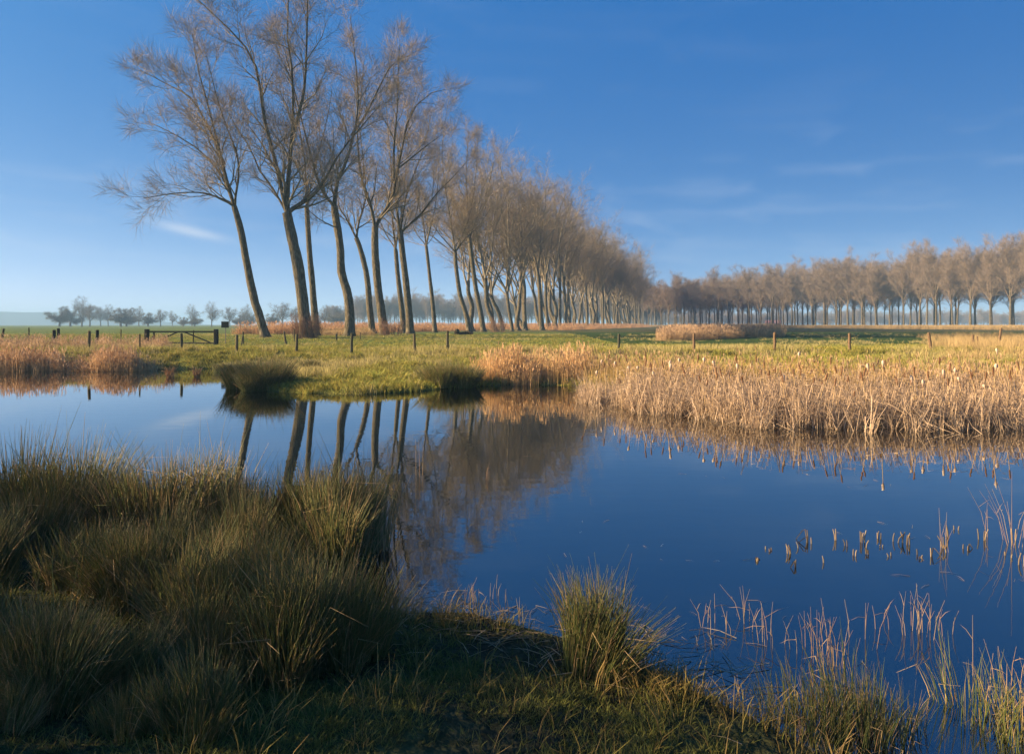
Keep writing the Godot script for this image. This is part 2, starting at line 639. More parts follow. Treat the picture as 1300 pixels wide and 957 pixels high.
# A measured tree: the trunk and its main limbs from points in the picture plane at distance d, the depth of each limb drawn at random.
func measured_tree(d: float, trunk_px: Array, limbs_px: Array, r0: float, r1: float, s: int, label: String, want: Dictionary) -> Node3D:
	var rng := rn(s)
	var foot := at_pixel(trunk_px[0][0], trunk_px[0][1], d)
	foot.y = ground(foot.x, d) - 0.12
	var t := thing("poplar_tree", foot, label, "tree", "bare poplars of the leaning avenue")
	var pts := []
	for p in trunk_px:
		pts.append(at_pixel(p[0], p[1], d) - foot)
	pts[0] = Vector3.ZERO
	var path := smooth_path(pts, 14)
	part("trunk", trunk_mesh(path, r0 * 0.82, r1 * 0.82, rng), t)
	var crown := MB.new()
	for l in limbs_px:
		var zs: float = l[0]
		var lr: float = l[1] * 0.8
		var lp := []
		var raw: Array = l[2]
		for k in raw.size():
			var q := at_pixel(raw[k][0], raw[k][1], d) - foot
			q.z += zs * float(k) / (raw.size() - 1) + (rng.randf_range(-0.3, 0.3) if k > 0 else 0.0)
			lp.append(q)
		if lp[0].distance_to(path[path.size() - 1]) < 1.6:   # grows out of the trunk's end
			lp[0] = path[path.size() - 2]
			lp.insert(1, path[path.size() - 1].lerp(lp[1], 0.12))
		var lpath := smooth_path(lp, 10)
		var length := 0.0
		for k in lpath.size() - 1:
			length += lpath[k].distance_to(lpath[k + 1])
		var rad := PackedFloat32Array()
		for k in lpath.size():
			rad.append(lerpf(lr, 0.022, pow(float(k) / (lpath.size() - 1), 0.8)))
		var mb := MB.new()
		mb.tube(lpath, rad, 8, Color(0.27, 0.225, 0.155), Color(0.22, 0.18, 0.125), 0.05, rng)
		part("limb", mb.mesh(M.bark), t)
		var w := want.duplicate()
		w.n = w.n.duplicate()
		w.n[0] = maxi(4, int(length * 1.0))
		w.ratio = w.ratio.duplicate()
		w.ratio[0] = clampf(4.2 / length, 0.25, 0.8)
		spawn(crown, lpath, rad, length, 0, w, rng)
	part("crown", crown.mesh(M.twig), t)
	triangles += crown.i.size() / 3
	return t

# A tree from a trunk and drawn limbs, for the rows where no single limb can be made out.
func drawn_tree(called: String, path_pts: Array, r0: float, r1: float, limbs: int, reach: float, fan: Vector2, s: int, want: Dictionary, group: String) -> Node3D:
	var rng := rn(s)
	var t := thing(called, Vector3.ZERO, "tree", "tree", group)
	var path := smooth_path(path_pts, 10)
	part("trunk", trunk_mesh(path, r0, r1, rng), t)
	var crown := MB.new()
	var top := path[path.size() - 1]
	var phase := rng.randf() * TAU
	for k in limbs:
		var out := rng.randf_range(fan.x, fan.y) if k > 0 else 0.12
		phase += 2.4 + rng.randf_range(-0.4, 0.4)
		var start := path[path.size() - 1 - (k % 3 if k > 0 else 0)] if limbs < 12 else path[int(lerpf(path.size() * 0.41, path.size() - 1, float(k) / limbs))]
		var dir: Vector3 = Vector3(sin(phase) * sin(out), cos(out), cos(phase) * sin(out)) + want.lean * 0.4
		var longer := 1.0 if limbs < 12 else lerpf(1.12, 0.8, float(k) / limbs)
		grow(crown, start, dir.normalized(), reach * longer * rng.randf_range(0.75, 1.08) * (1.0 - 0.28 * out), r1 * (0.75 if k == 0 or limbs >= 12 else 0.55), 0, want, rng)
	part("crown", crown.mesh(M.twig), t)
	triangles += crown.i.size() / 3
	return t

func make_avenue() -> void:
	var w := poplar_want()
	var near := [
		[53.5, [[337, 430], [331, 408], [322, 378], [313, 335], [306, 295], [297, 262]], [
			[2.0, 0.13, [[297, 264], [280, 252], [258, 247], [232, 251], [200, 258]]],
			[-2.0, 0.17, [[297, 260], [286, 236], [270, 214], [244, 186], [208, 163], [168, 144]]],
			[1.0, 0.2, [[296, 258], [288, 222], [279, 184], [266, 130], [256, 90], [250, 48]]],
			[-3.0, 0.14, [[284, 208], [262, 162], [232, 118], [190, 92], [150, 70]]],
			[3.0, 0.14, [[298, 258], [307, 222], [308, 196], [299, 170], [290, 130], [284, 90]]]], 0.42, 0.26, "bare poplar with a low limb reaching left, first at the avenue's left end"],
		[52.0, [[390, 430], [386, 400], [380, 350], [374, 318], [368, 290], [364, 270]], [
			[-2.0, 0.27, [[365, 272], [380, 258], [397, 242], [412, 216], [424, 192], [444, 160], [476, 122]]],
			[1.0, 0.3, [[364, 270], [366, 221], [373, 165], [374, 100], [369, 40], [374, -40]]],
			[2.5, 0.25, [[363, 268], [352, 210], [338, 145], [336, 102], [322, 70], [292, 40], [262, 12]]],
			[-3.0, 0.15, [[362, 264], [340, 232], [322, 212], [306, 180], [284, 150], [270, 128]]],
			[3.0, 0.16, [[373, 165], [388, 120], [396, 70], [402, 20], [408, -30]]]], 0.56, 0.4, "stout bare poplar with shoots round its foot, second from the avenue's left end"],
		[60.0, [[401, 431], [399, 395], [396, 359], [392, 310], [389, 262]], [
			[1.0, 0.15, [[389, 262], [387, 207], [380, 150], [372, 95], [366, 50]]],
			[-2.0, 0.12, [[389, 250], [398, 200], [408, 150], [414, 105]]],
			[2.0, 0.1, [[388, 235], [374, 200], [362, 170]]]], 0.38, 0.24, "slim bare poplar close behind the stout second trunk"],
		[57.5, [[443, 431], [444, 400], [441, 372], [433, 345], [432, 315], [427, 282], [424, 262]], [
			[2.0, 0.2, [[424, 266], [412, 246], [404, 226], [392, 175], [378, 112], [370, 70]]],
			[-1.0, 0.27, [[425, 264], [428, 232], [438, 205], [448, 165], [452, 120], [446, 60], [440, 10]]],
			[-3.0, 0.14, [[446, 172], [462, 140], [476, 104], [488, 74], [506, 50]]],
			[3.0, 0.08, [[424, 288], [412, 282], [402, 272]]]], 0.48, 0.33, "bare poplar with a kinked trunk, right of the slim poplar and stout poplar pair"],
		[70.0, [[473, 427], [469, 390], [466, 354], [459, 322], [452, 302]], [
			[1.5, 0.16, [[452, 302], [440, 276], [432, 262], [428, 220], [420, 180]]],
			[-1.5, 0.18, [[452, 302], [456, 276], [462, 250], [458, 200], [452, 150], [446, 110]]]], 0.42, 0.27, "bare poplar with a thin bowed trunk, fourth clear trunk of the avenue"],
		[64.0, [[488, 430], [484, 395], [479, 358], [476, 318], [476, 288]], [
			[1.5, 0.24, [[476, 288], [470, 255], [461, 232], [455, 180], [462, 130], [466, 84]]],
			[-2.0, 0.27, [[477, 286], [486, 268], [496, 250], [503, 214], [510, 178], [518, 140], [540, 112], [562, 104]]],
			[0.5, 0.16, [[500, 226], [500, 184], [504, 140], [506, 92], [508, 60]]],
			[-3.0, 0.12, [[505, 214], [522, 196], [540, 176], [556, 160]]]], 0.5, 0.36, "bare poplar whose wide fork sends a long limb right over the avenue"],
		[77.0, [[513, 427], [510, 394], [505, 350], [502, 316]], [
			[1.0, 0.18, [[502, 316], [498, 270], [498, 222], [494, 170], [492, 130]]],
			[-2.0, 0.14, [[502, 316], [488, 296], [478, 276], [470, 262]]],
			[2.0, 0.14, [[502, 310], [512, 262], [518, 215], [524, 180]]]], 0.4, 0.26, "bare poplar with a straight dark trunk just left of the long-limbed pale one"],
		[69.5, [[521, 431], [519, 395], [515, 356], [511, 322], [508, 296]], [
			[-1.0, 0.2, [[510, 292], [522, 282], [536, 268], [552, 246], [574, 224], [592, 202]]],
			[1.0, 0.24, [[509, 294], [504, 262], [502, 228], [510, 190], [522, 150], [530, 118]]],
			[-2.0, 0.15, [[511, 285], [514, 250], [524, 216], [536, 180], [544, 140]]]], 0.48, 0.33, "bare poplar with a pale trunk and one long limb rising to the right"],
		[85.0, [[552, 421], [550, 394], [546, 356], [541, 312]], [
			[1.0, 0.16, [[541, 312], [536, 276], [530, 250], [528, 210]]],
			[-1.0, 0.12, [[541, 312], [528, 296], [522, 282], [514, 262]]],
			[2.0, 0.12, [[540, 306], [552, 270], [558, 230], [560, 190]]]], 0.36, 0.22, "slim bare poplar standing alone beside the fallen log"],
		[89.0, [[596, 424], [592, 400], [584, 374], [579, 340], [578, 320]], [
			[1.0, 0.18, [[578, 320], [572, 280], [566, 240], [562, 190], [570, 130]]],
			[-1.5, 0.16, [[578, 320], [588, 296], [598, 262], [604, 210], [606, 165]]],
			[2.0, 0.12, [[578, 318], [560, 300], [548, 284], [536, 276]]],
			[-2.0, 0.13, [[580, 312], [592, 300], [606, 286], [622, 262]]]], 0.42, 0.28, "bare poplar with a trunk bowed to the left, right of the fallen log"],
		[93.0, [[614, 424], [610, 396], [604, 366], [599, 330], [596, 302]], [
			[1.0, 0.19, [[596, 302], [594, 262], [592, 216], [596, 170]]],
			[-2.0, 0.16, [[596, 302], [608, 268], [620, 232], [628, 190]]],
			[2.0, 0.13, [[597, 308], [584, 280], [576, 250]]]], 0.44, 0.3, "bare poplar with a thick straight leaning trunk, right of the bowed one"]]
	var k := 0
	for a in near:
		measured_tree(a[0], a[1], a[2], a[3], a[4], 100 + k, a[5], w)
		k += 1
	# the rest of both rows, in drawn variants
	var wf := poplar_want()
	wf.n = [9, 5, 5, 4]
	wf.thin = 0.0095
	wf.twig_len = 1.35
	wf.wig = 0.13
	var protos := []
	for q in 9:
		var r := rn(300 + q)
		var fork := r.randf_range(4.5, 11.0)
		var lean := r.randf_range(-2.4, 0.3)
		var path := [Vector3.ZERO, Vector3(r.randf_range(-0.5, -0.1), fork * 0.2, r.randf_range(-0.3, 0.3)), Vector3(lean * 0.6 + r.randf_range(-0.3, 0.3), fork * 0.5, r.randf_range(-0.5, 0.5)), Vector3(lean * 0.85, fork * 0.78, r.randf_range(-0.5, 0.5)), Vector3(lean, fork, r.randf_range(-0.6, 0.6))]
		protos.append(drawn_tree("poplar_tree", path, r.randf_range(0.28, 0.42), 0.25, r.randi_range(4, 6), 26.5 - fork, Vector2(0.18, 0.55), 310 + q, wf, "bare poplars of the leaning avenue"))
	var rng := rn(77)
	var spots := []
	var d := 97.5
	while d < 290.0:                # near row
		spots.append(Vector2(-30.2 + 0.29 * d, d))
		d += rng.randf_range(4.0, 7.4)
	d = 101.0
	while d < 292.0:                # far row
		spots.append(Vector2(-34.2 + 0.29 * d, d))
		d += rng.randf_range(4.6, 8.2)
	spots.sort_custom(func(a, b): return a.y < b.y)
	var ordinal := ["first", "second", "third", "fourth", "fifth", "sixth", "seventh", "eighth"]
	for j in spots.size():
		var s: Vector2 = spots[j]
		var p := on_ground(s.x + rng.randf_range(-1.0, 1.0), s.y, 0.1)
		var size := rng.randf_range(0.92, 1.08)
		var label := "bare poplar far down the receding avenue, among the crowded trunks"
		if j < 8:
			label = "bare poplar in the avenue's thickening middle, %s past the clearly spaced trunks" % ordinal[j]
		elif j >= spots.size() - 1:
			label = "bare poplar at the far right end of the leaning avenue"
		var turn := rng.randf_range(-1.1, 1.1)
		if j < 9:
			protos[j].transform = Transform3D(Basis(Vector3.UP, turn).scaled(Vector3(size, size, size)), p)
			protos[j].set_meta("label", label)
		else:
			copy(protos[rng.randi_range(0, 8)], "poplar_tree", p, turn, Vector3(size, size * rng.randf_range(0.95, 1.05), size), label)

func upright_want() -> Dictionary:
	return {"levels": 4, "n": [8, 5, 4, 4], "from": [0.08, 0.12, 0.12, 0.1], "ratio": [0.36, 0.6, 0.64, 0.5], "angle": Vector2(0.35, 0.8), "up": 0.6, "wig": 0.1, "lean": Vector3.ZERO,
		"thin": 0.0105, "twig_len": 1.35, "wood": Color(0.2, 0.155, 0.11), "twig": Color(0.23, 0.18, 0.135)}

func make_right_avenue() -> void:
	var w := upright_want()
	var protos := []
	for q in 8:
		var r := rn(500 + q)
		var fork := r.randf_range(11.0, 14.5)
		var path := [Vector3.ZERO, Vector3(r.randf_range(-0.15, 0.15), fork * 0.35, 0), Vector3(r.randf_range(-0.3, 0.3), fork * 0.7, 0.1), Vector3(r.randf_range(-0.6, 0.6), fork, 0)]
		protos.append(drawn_tree("roadside_poplar", path, r.randf_range(0.2, 0.27), 0.11, 13, 10.0, Vector2(0.2, 0.58), 510 + q, w, "upright bare poplars lining the far road"))
	var rng := rn(88)
	var number := ["first", "second", "third", "fourth", "fifth", "sixth", "seventh", "eighth", "ninth", "tenth", "eleventh", "twelfth"]
	var near_px := [1310, 1283, 1258, 1233, 1210, 1189, 1168, 1148, 1113, 1095, 1077, 1062, 1047, 1032, 1006, 995, 981, 966, 951, 938, 925, 912, 900, 889, 878, 868, 858, 849, 840, 832, 824, 816, 808]
	var used_protos := 0
	for j in near_px.size():
		var d: float = 139500.0 / (near_px[j] - 384.5)
		var label := "upright bare poplar far along the road's front row, crowded by distance"
		if j > 0 and j <= 12:
			label = "upright bare poplar in the far road's front row, %s trunk from the right edge" % number[j - 1]
		elif j == 0:
			label = "upright bare poplar at the right edge, only its left branches in view"
		var p := on_ground(x_at(near_px[j], d), d, 0.1)
		var size := rng.randf_range(0.96, 1.05)
		if j < 8:
			protos[j].transform = Transform3D(Basis(Vector3.UP, rng.randf() * TAU).scaled(Vector3(size, size, size)), p)
			protos[j].set_meta("label", label)
		else:
			copy(protos[rng.randi_range(0, 7)], "roadside_poplar", p, rng.randf() * TAU, Vector3(size * 1.2, size * rng.randf_range(0.95, 1.05), size * 1.2), label)
	# rows behind
	for row in [[10.0, 5.0], [26.0, 5.4], [46.0, 6.4]]:
		var d2: float = 150.0 + row[0]
		while d2 < 380.0:
			var x: float = 155.0 + row[0] * 0.75 - 0.295 * (d2 - row[0])
			copy(protos[rng.randi_range(0, 7)], "roadside_poplar", on_ground(x + rng.randf_range(-1, 1), d2, 0.1), rng.randf() * TAU, Vector3(1.15, 1.0, 1.15) * rng.randf_range(0.85, 1.03), "upright bare poplar seen between the front trunks of the far road")
			d2 += row[1] * rng.randf_range(0.85, 1.2)
	wood_protos = protos

var wood_protos := []

func make_far_wood() -> void:
	var rng := rn(91)
	for k in 118:
		var px := 415.0 + 425.0 * (k + rng.randf() * 0.9) / 118.0
		var d := rng.randf_range(395.0, 450.0) - (px - 415.0) * 0.12
		var s := rng.randf_range(0.8, 1.0)
		if px < 450.0: s *= 0.75
		var o := copy(wood_protos[rng.randi_range(0, 7)], "wood_tree", on_ground(x_at(px, d), d, 3.5), rng.randf() * TAU, Vector3(s * 1.1, s * 1.12, s * 1.1), "hazy bare tree in the wood behind the leaning avenue")
		o.set_meta("group", "bare trees of the hazy far wood")
	for k in 170:
		var px := 800.0 + 560.0 * (k + rng.randf() * 0.9) / 170.0
		var d := rng.randf_range(560.0, 760.0)
		var s := rng.randf_range(0.75, 1.0)
		var o := copy(wood_protos[rng.randi_range(0, 7)], "wood_tree", on_ground(x_at(px, d), d, 5.5), rng.randf() * TAU, Vector3(s * 1.5, s, s * 1.5), "pale hazy tree of the horizon wood seen between the road's poplar trunks")
		o.set_meta("group", "bare trees of the hazy far wood")

func make_orchard() -> void:
	var w := upright_want()
	w.n = [8, 6, 5, 5]
	w.angle = Vector2(0.5, 1.15)
	w.up = 0.12
	w.wig = 0.16
	w.thin = 0.011
	w.twig_len = 0.8
	w.wood = Color(0.12, 0.1, 0.075)
	w.twig = Color(0.17, 0.15, 0.11)
	var round_protos := []
	for q in 3:
		round_protos.append(drawn_tree("orchard_tree", [Vector3.ZERO, Vector3(0.1, 0.8, 0), Vector3(0, 1.7, 0.1)], 0.3, 0.25, 9, 5.6, Vector2(0.35, 1.25), 600 + q, w, "small bare trees along the far meadow edge"))
	var w2 := upright_want()
	w2.thin = 0.011
	w2.up = 0.35
	w2.angle = Vector2(0.5, 1.0)
	w2.wood = Color(0.13, 0.11, 0.08)
	w2.twig = Color(0.17, 0.14, 0.1)
	var tall_protos := []
	for q in 2:
		tall_protos.append(drawn_tree("meadow_tree", [Vector3.ZERO, Vector3(0.2, 1.6, 0), Vector3(0.1, 3.4, 0.1)], 0.3, 0.24, 7, 9.5, Vector2(0.25, 0.8), 620 + q, w2, "small bare trees along the far meadow edge"))
	# picture x, top y, distance, kind (0 round, 1 tall), what sets it apart
	var list := [
		[75, 389, 300, 0, "dark round bare tree, leftmost of the meadow-edge trees"], [103, 381, 330, 1, "tallest hazy bare tree in the left meadow-edge group"], [89, 388, 345, 0, "hazy round tree between the leftmost tree and the tallest one"],
		[113, 386, 320, 1, "leaning hazy tree just right of the tallest meadow-edge tree"], [127, 389, 420, 1, "pale thin tree, left one of the hazy pair"], [137, 390, 425, 1, "pale thin tree, right one of the hazy pair"],
		[153, 390, 300, 0, "dark round bare tree standing between hazy pairs of trees"], [160, 391, 330, 0, "hazier round tree close behind the second dark round tree"], [176, 392, 400, 1, "pale tree left of the small round tree by the gate"],
		[187, 396, 310, 0, "small dark round tree above the gate's left post"], [203, 392, 330, 1, "thin upright tree above the gate's left half"], [218, 397, 360, 1, "small hazy tree above the middle of the gate"],
		[232, 402, 320, 0, "low round tree above the gate's middle"], [247, 401, 300, 0, "low dark round tree above the gate's right half"], [243, 390, 400, 1, "pale tall tree behind the low dark round one"],
		[268, 387, 310, 1, "broad bare tree left of the black board"], [291, 389, 330, 1, "bare tree just right of the black board"], [304, 399, 300, 0, "low round tree between the board and the first poplar"],
		[313, 390, 360, 1, "hazy tree left of the first leaning poplar trunk"], [318, 398, 310, 0, "round tree touching the first leaning poplar trunk"], [345, 397, 300, 0, "low dark round tree right of the first poplar"],
		[358, 383, 320, 1, "broad tall tree between first and second poplar"], [375, 388, 400, 1, "hazy tree left of the stout second poplar"], [412, 391, 350, 1, "hazy tree between the slim poplar and the kinked poplar"],
		[427, 391, 300, 0, "dark round tree left of the kinked poplar"]]
	var rng := rn(95)
	var first := {}
	for a in list:
		var d: float = a[2]
		var p := on_ground(x_at(a[0], d), d, 0.08)
		var height: float = EYE - (a[1] - HORIZON) / LENS * d - p.y
		var kind: int = a[3]
		var src: Array = round_protos if kind == 0 else tall_protos
		var pick := rng.randi_range(0, src.size() - 1)
		for q in src.size():
			if not first.has("%d_%d" % [kind, q]):
				pick = q
				break
		var proto: Node3D = src[pick]
		var s: float = height / (7.3 if kind == 0 else 12.3)
		var xz := s * (rng.randf_range(1.25, 1.5) if kind == 0 else rng.randf_range(1.0, 1.3))
		var key := "%d_%d" % [kind, pick]
		if not first.has(key):
			first[key] = true
			proto.transform = Transform3D(Basis(Vector3.UP, rng.randf() * TAU).scaled(Vector3(xz, s, xz)), p)
			proto.set_meta("label", a[4])
		else:
			copy(proto, "orchard_tree" if kind == 0 else "meadow_tree", p, rng.randf() * TAU, Vector3(xz, s, xz), a[4])

# ---------------------------------------------------------------- fence, gate, sign, small far things
func post_mesh(h: float, r: float, s: int, col: Color) -> ArrayMesh:
	var rng := rn(s)
	var mb := MB.new()
	var pts := PackedVector3Array()
	var rad := PackedFloat32Array()
	for k in 6:
		var q := k / 5.0
		pts.append(Vector3(rng.randf_range(-0.008, 0.008), q * (h + 0.25) - 0.25, rng.randf_range(-0.008, 0.008)))
		rad.append(r * lerpf(1.08, 0.94, q))
	mb.tube(pts, rad, 9, col, col, 0.06, rng)
	# sawn top, a little domed
	var f := mb.v.size()
	for k in 9:
		var p: Vector3 = mb.v[f - 9 + k]
		mb.v.append(p); mb.n.append(Vector3.UP); mb.c.append(col * 1.3)
	mb.v.append(pts[5] + Vector3(0, r * 0.25, 0)); mb.n.append(Vector3.UP); mb.c.append(col * 1.3)
	for k in 9:
		mb.i.append(f + k); mb.i.append(f + 9); mb.i.append(f + (k + 1) % 9)
	return mb.mesh(M.wood)

func make_fence() -> void:
	# picture x, top y, distance, lean, what sets it apart
	var posts := [
		[112, 420, 30.5, 0.03, "weathered fence post in the left reeds, leftmost of the bank fence"], [177, 424, 30.5, -0.02, "thin fence post left of the gate, on the bank"], [230, 423, 30.5, 0.02, "fence post on the bank, in front of the gate's middle"],
		[300, 425, 30.3, 0.03, "fence post right of the black board, on the bank"], [376, 424, 30.6, 0.06, "fence post in front of the stout second poplar"], [446, 423, 30.2, 0.02, "fence post with sunlit top in front of the kinked poplar"],
		[526.5, 424, 30.3, -0.03, "fence post in front of the long-limbed pale poplar"], [568, 420, 30.4, 0.0, "fence post left of the reeds, by the fallen log"], [785.5, 424, 30.0, 0.01, "fence post right of the avenue's far end, above the reeds"],
		[881, 423, 29.8, 0.02, "fence post in front of the left half of the reed patch"], [984, 422, 29.6, -0.01, "stout fence post at the right end of the reed patch"], [1079, 423, 29.4, 0.01, "fence post in front of the dark green crop's middle"],
		[1182.5, 422, 29.6, -0.14, "fence post leaning right at the dark crop's right end"], [1236, 425, 34.0, 0.02, "short fence post in the tall dry grass"], [1268, 416, 36.0, 0.15, "leaning fence post, rightmost in the tall dry grass"],
		[1242, 427, 35.0, -0.04, "thin short post right beside the short one in dry grass"],
		[1, 417, 38.0, 0.12, "leaning post at the very left edge"], [36, 416, 40.0, 0.0, "thin post in the meadow near the left edge"], [68, 419, 38.0, 0.0, "dark thick post behind the left reeds"],
		[73, 417, 42.0, 0.05, "thin pale post just behind the dark thick one"], [123, 419, 38.0, 0.0, "dark thick post right of the leftmost bank post"], [153, 418, 42.0, 0.0, "thin post in the meadow left of the gate"],
		[306, 421, 38.0, 0.16, "thin leaning post right of the bank post beside the board"], [309, 422, 39.0, -0.1, "second thin leaning post, crossing its neighbour near the board"], [363, 421, 40.0, -0.16, "leaning post left of the stout poplar's foot"],
		[373, 418, 44.0, 0.0, "thin post close to the stout poplar's foot"], [427, 424, 46.0, 0.0, "short post left of the kinked poplar's foot"], [457, 422, 50.0, 0.0, "thin post right of the kinked poplar's foot"]]
	var k := 0
	for a in posts:
		var d: float = a[2]
		var x := x_at(a[0], d)
		var p := on_ground(x, d)
		var h: float = EYE - (a[1] - HORIZON) / LENS * d - p.y
		var thick: bool = a[4].contains("thick")
		var r := 0.085 if thick else (0.035 if a[4].contains("thin") else 0.06)
		var col := Color(0.045, 0.05, 0.04) if thick else Color(0.2, 0.17, 0.1).lerp(Color(0.13, 0.13, 0.085), float(k % 3) / 2.0)
		if a[0] > 860: col = Color(0.3, 0.2, 0.12)
		var o := whole("fence_post", post_mesh(h, r, 700 + k, col), p, a[4], "fence post", "wooden posts of the meadow fence")
		o.rotation = Vector3(0.02 * sin(k * 2.1), k * 1.3, 0)
		o.transform.basis = Basis(Vector3.BACK, -a[3]) * o.transform.basis
		k += 1

func make_gate_and_sign() -> void:
	var d := 39.5
	var y0 := ground(x_at(230, d), d)
	var g := thing("field_gate", Vector3(x_at(230, d), y0, -d), "dark weathered wooden field gate with two slanting braces between thick posts", "gate")
	var dark := Color(0.07, 0.075, 0.055)
	var hw := 1.93
	for s in [-1, 1]:
		var mb := MB.new()
		mb.beam(Vector3(s * hw, -0.2, 0), Vector3(s * hw, 0.86, 0), 0.22, 0.22, Color(0.05, 0.05, 0.042), Vector3.FORWARD)
		part("post", mb.mesh(M.wood), g)
	var bars := [["top_rail", Vector3(-hw + 0.115, 0.72, 0), Vector3(hw - 0.115, 0.72, 0), 0.07, 0.09], ["bottom_rail", Vector3(-hw + 0.3, 0.1, 0.002), Vector3(hw - 0.115, 0.08, 0.002), 0.06, 0.08],
		["brace", Vector3(-hw + 0.5, 0.14, 0.075), Vector3(-0.2, 0.70, 0.075), 0.05, 0.07], ["brace", Vector3(hw - 0.3, 0.12, 0.075), Vector3(0.2, 0.70, 0.075), 0.05, 0.07],
		["upright", Vector3(-hw + 0.46, 0.0, 0.14), Vector3(-hw + 0.46, 0.76, 0.14), 0.09, 0.05], ["upright", Vector3(0.62, 0.1, -0.07), Vector3(0.64, 0.8, -0.07), 0.05, 0.05]]
	for b in bars:
		var mb := MB.new()
		mb.beam(b[1], b[2], b[3], b[4], dark if b[0] != "bottom_rail" else Color(0.17, 0.15, 0.11), Vector3.FORWARD if b[0] == "upright" else Vector3.UP)
		part(b[0], mb.mesh(M.wood), g)
	var prop := MB.new()
	prop.beam(Vector3(-hw + 0.16, 0.02, 0.16), Vector3(-hw + 0.5, 0.6, 0.16), 0.06, 0.06, dark, Vector3.FORWARD)
	part("prop", prop.mesh(M.wood), g)

	d = 40.5
	var p := on_ground(x_at(285.5, d), d)
	var t := thing("board_sign", p, "small black board on a thin pole, right of the field gate", "sign")
	var mp := MB.new()
	mp.tube(PackedVector3Array([Vector3(0.02, -0.2, 0), Vector3(0.02, 0.95, 0)]), PackedFloat32Array([0.022, 0.022]), 8, Color(0.16, 0.15, 0.13))
	part("pole", mp.mesh(M.plain), t)
	var mpan := MB.new()
	var top := EYE - (408.0 - HORIZON) / LENS * d - p.y
	mpan.beam(Vector3(-0.2, top - 0.18, 0.04), Vector3(0.22, top - 0.18, 0.04), 0.05, 0.36, Color(0.012, 0.02, 0.018))
	part("panel", mpan.mesh(M.plain), t)

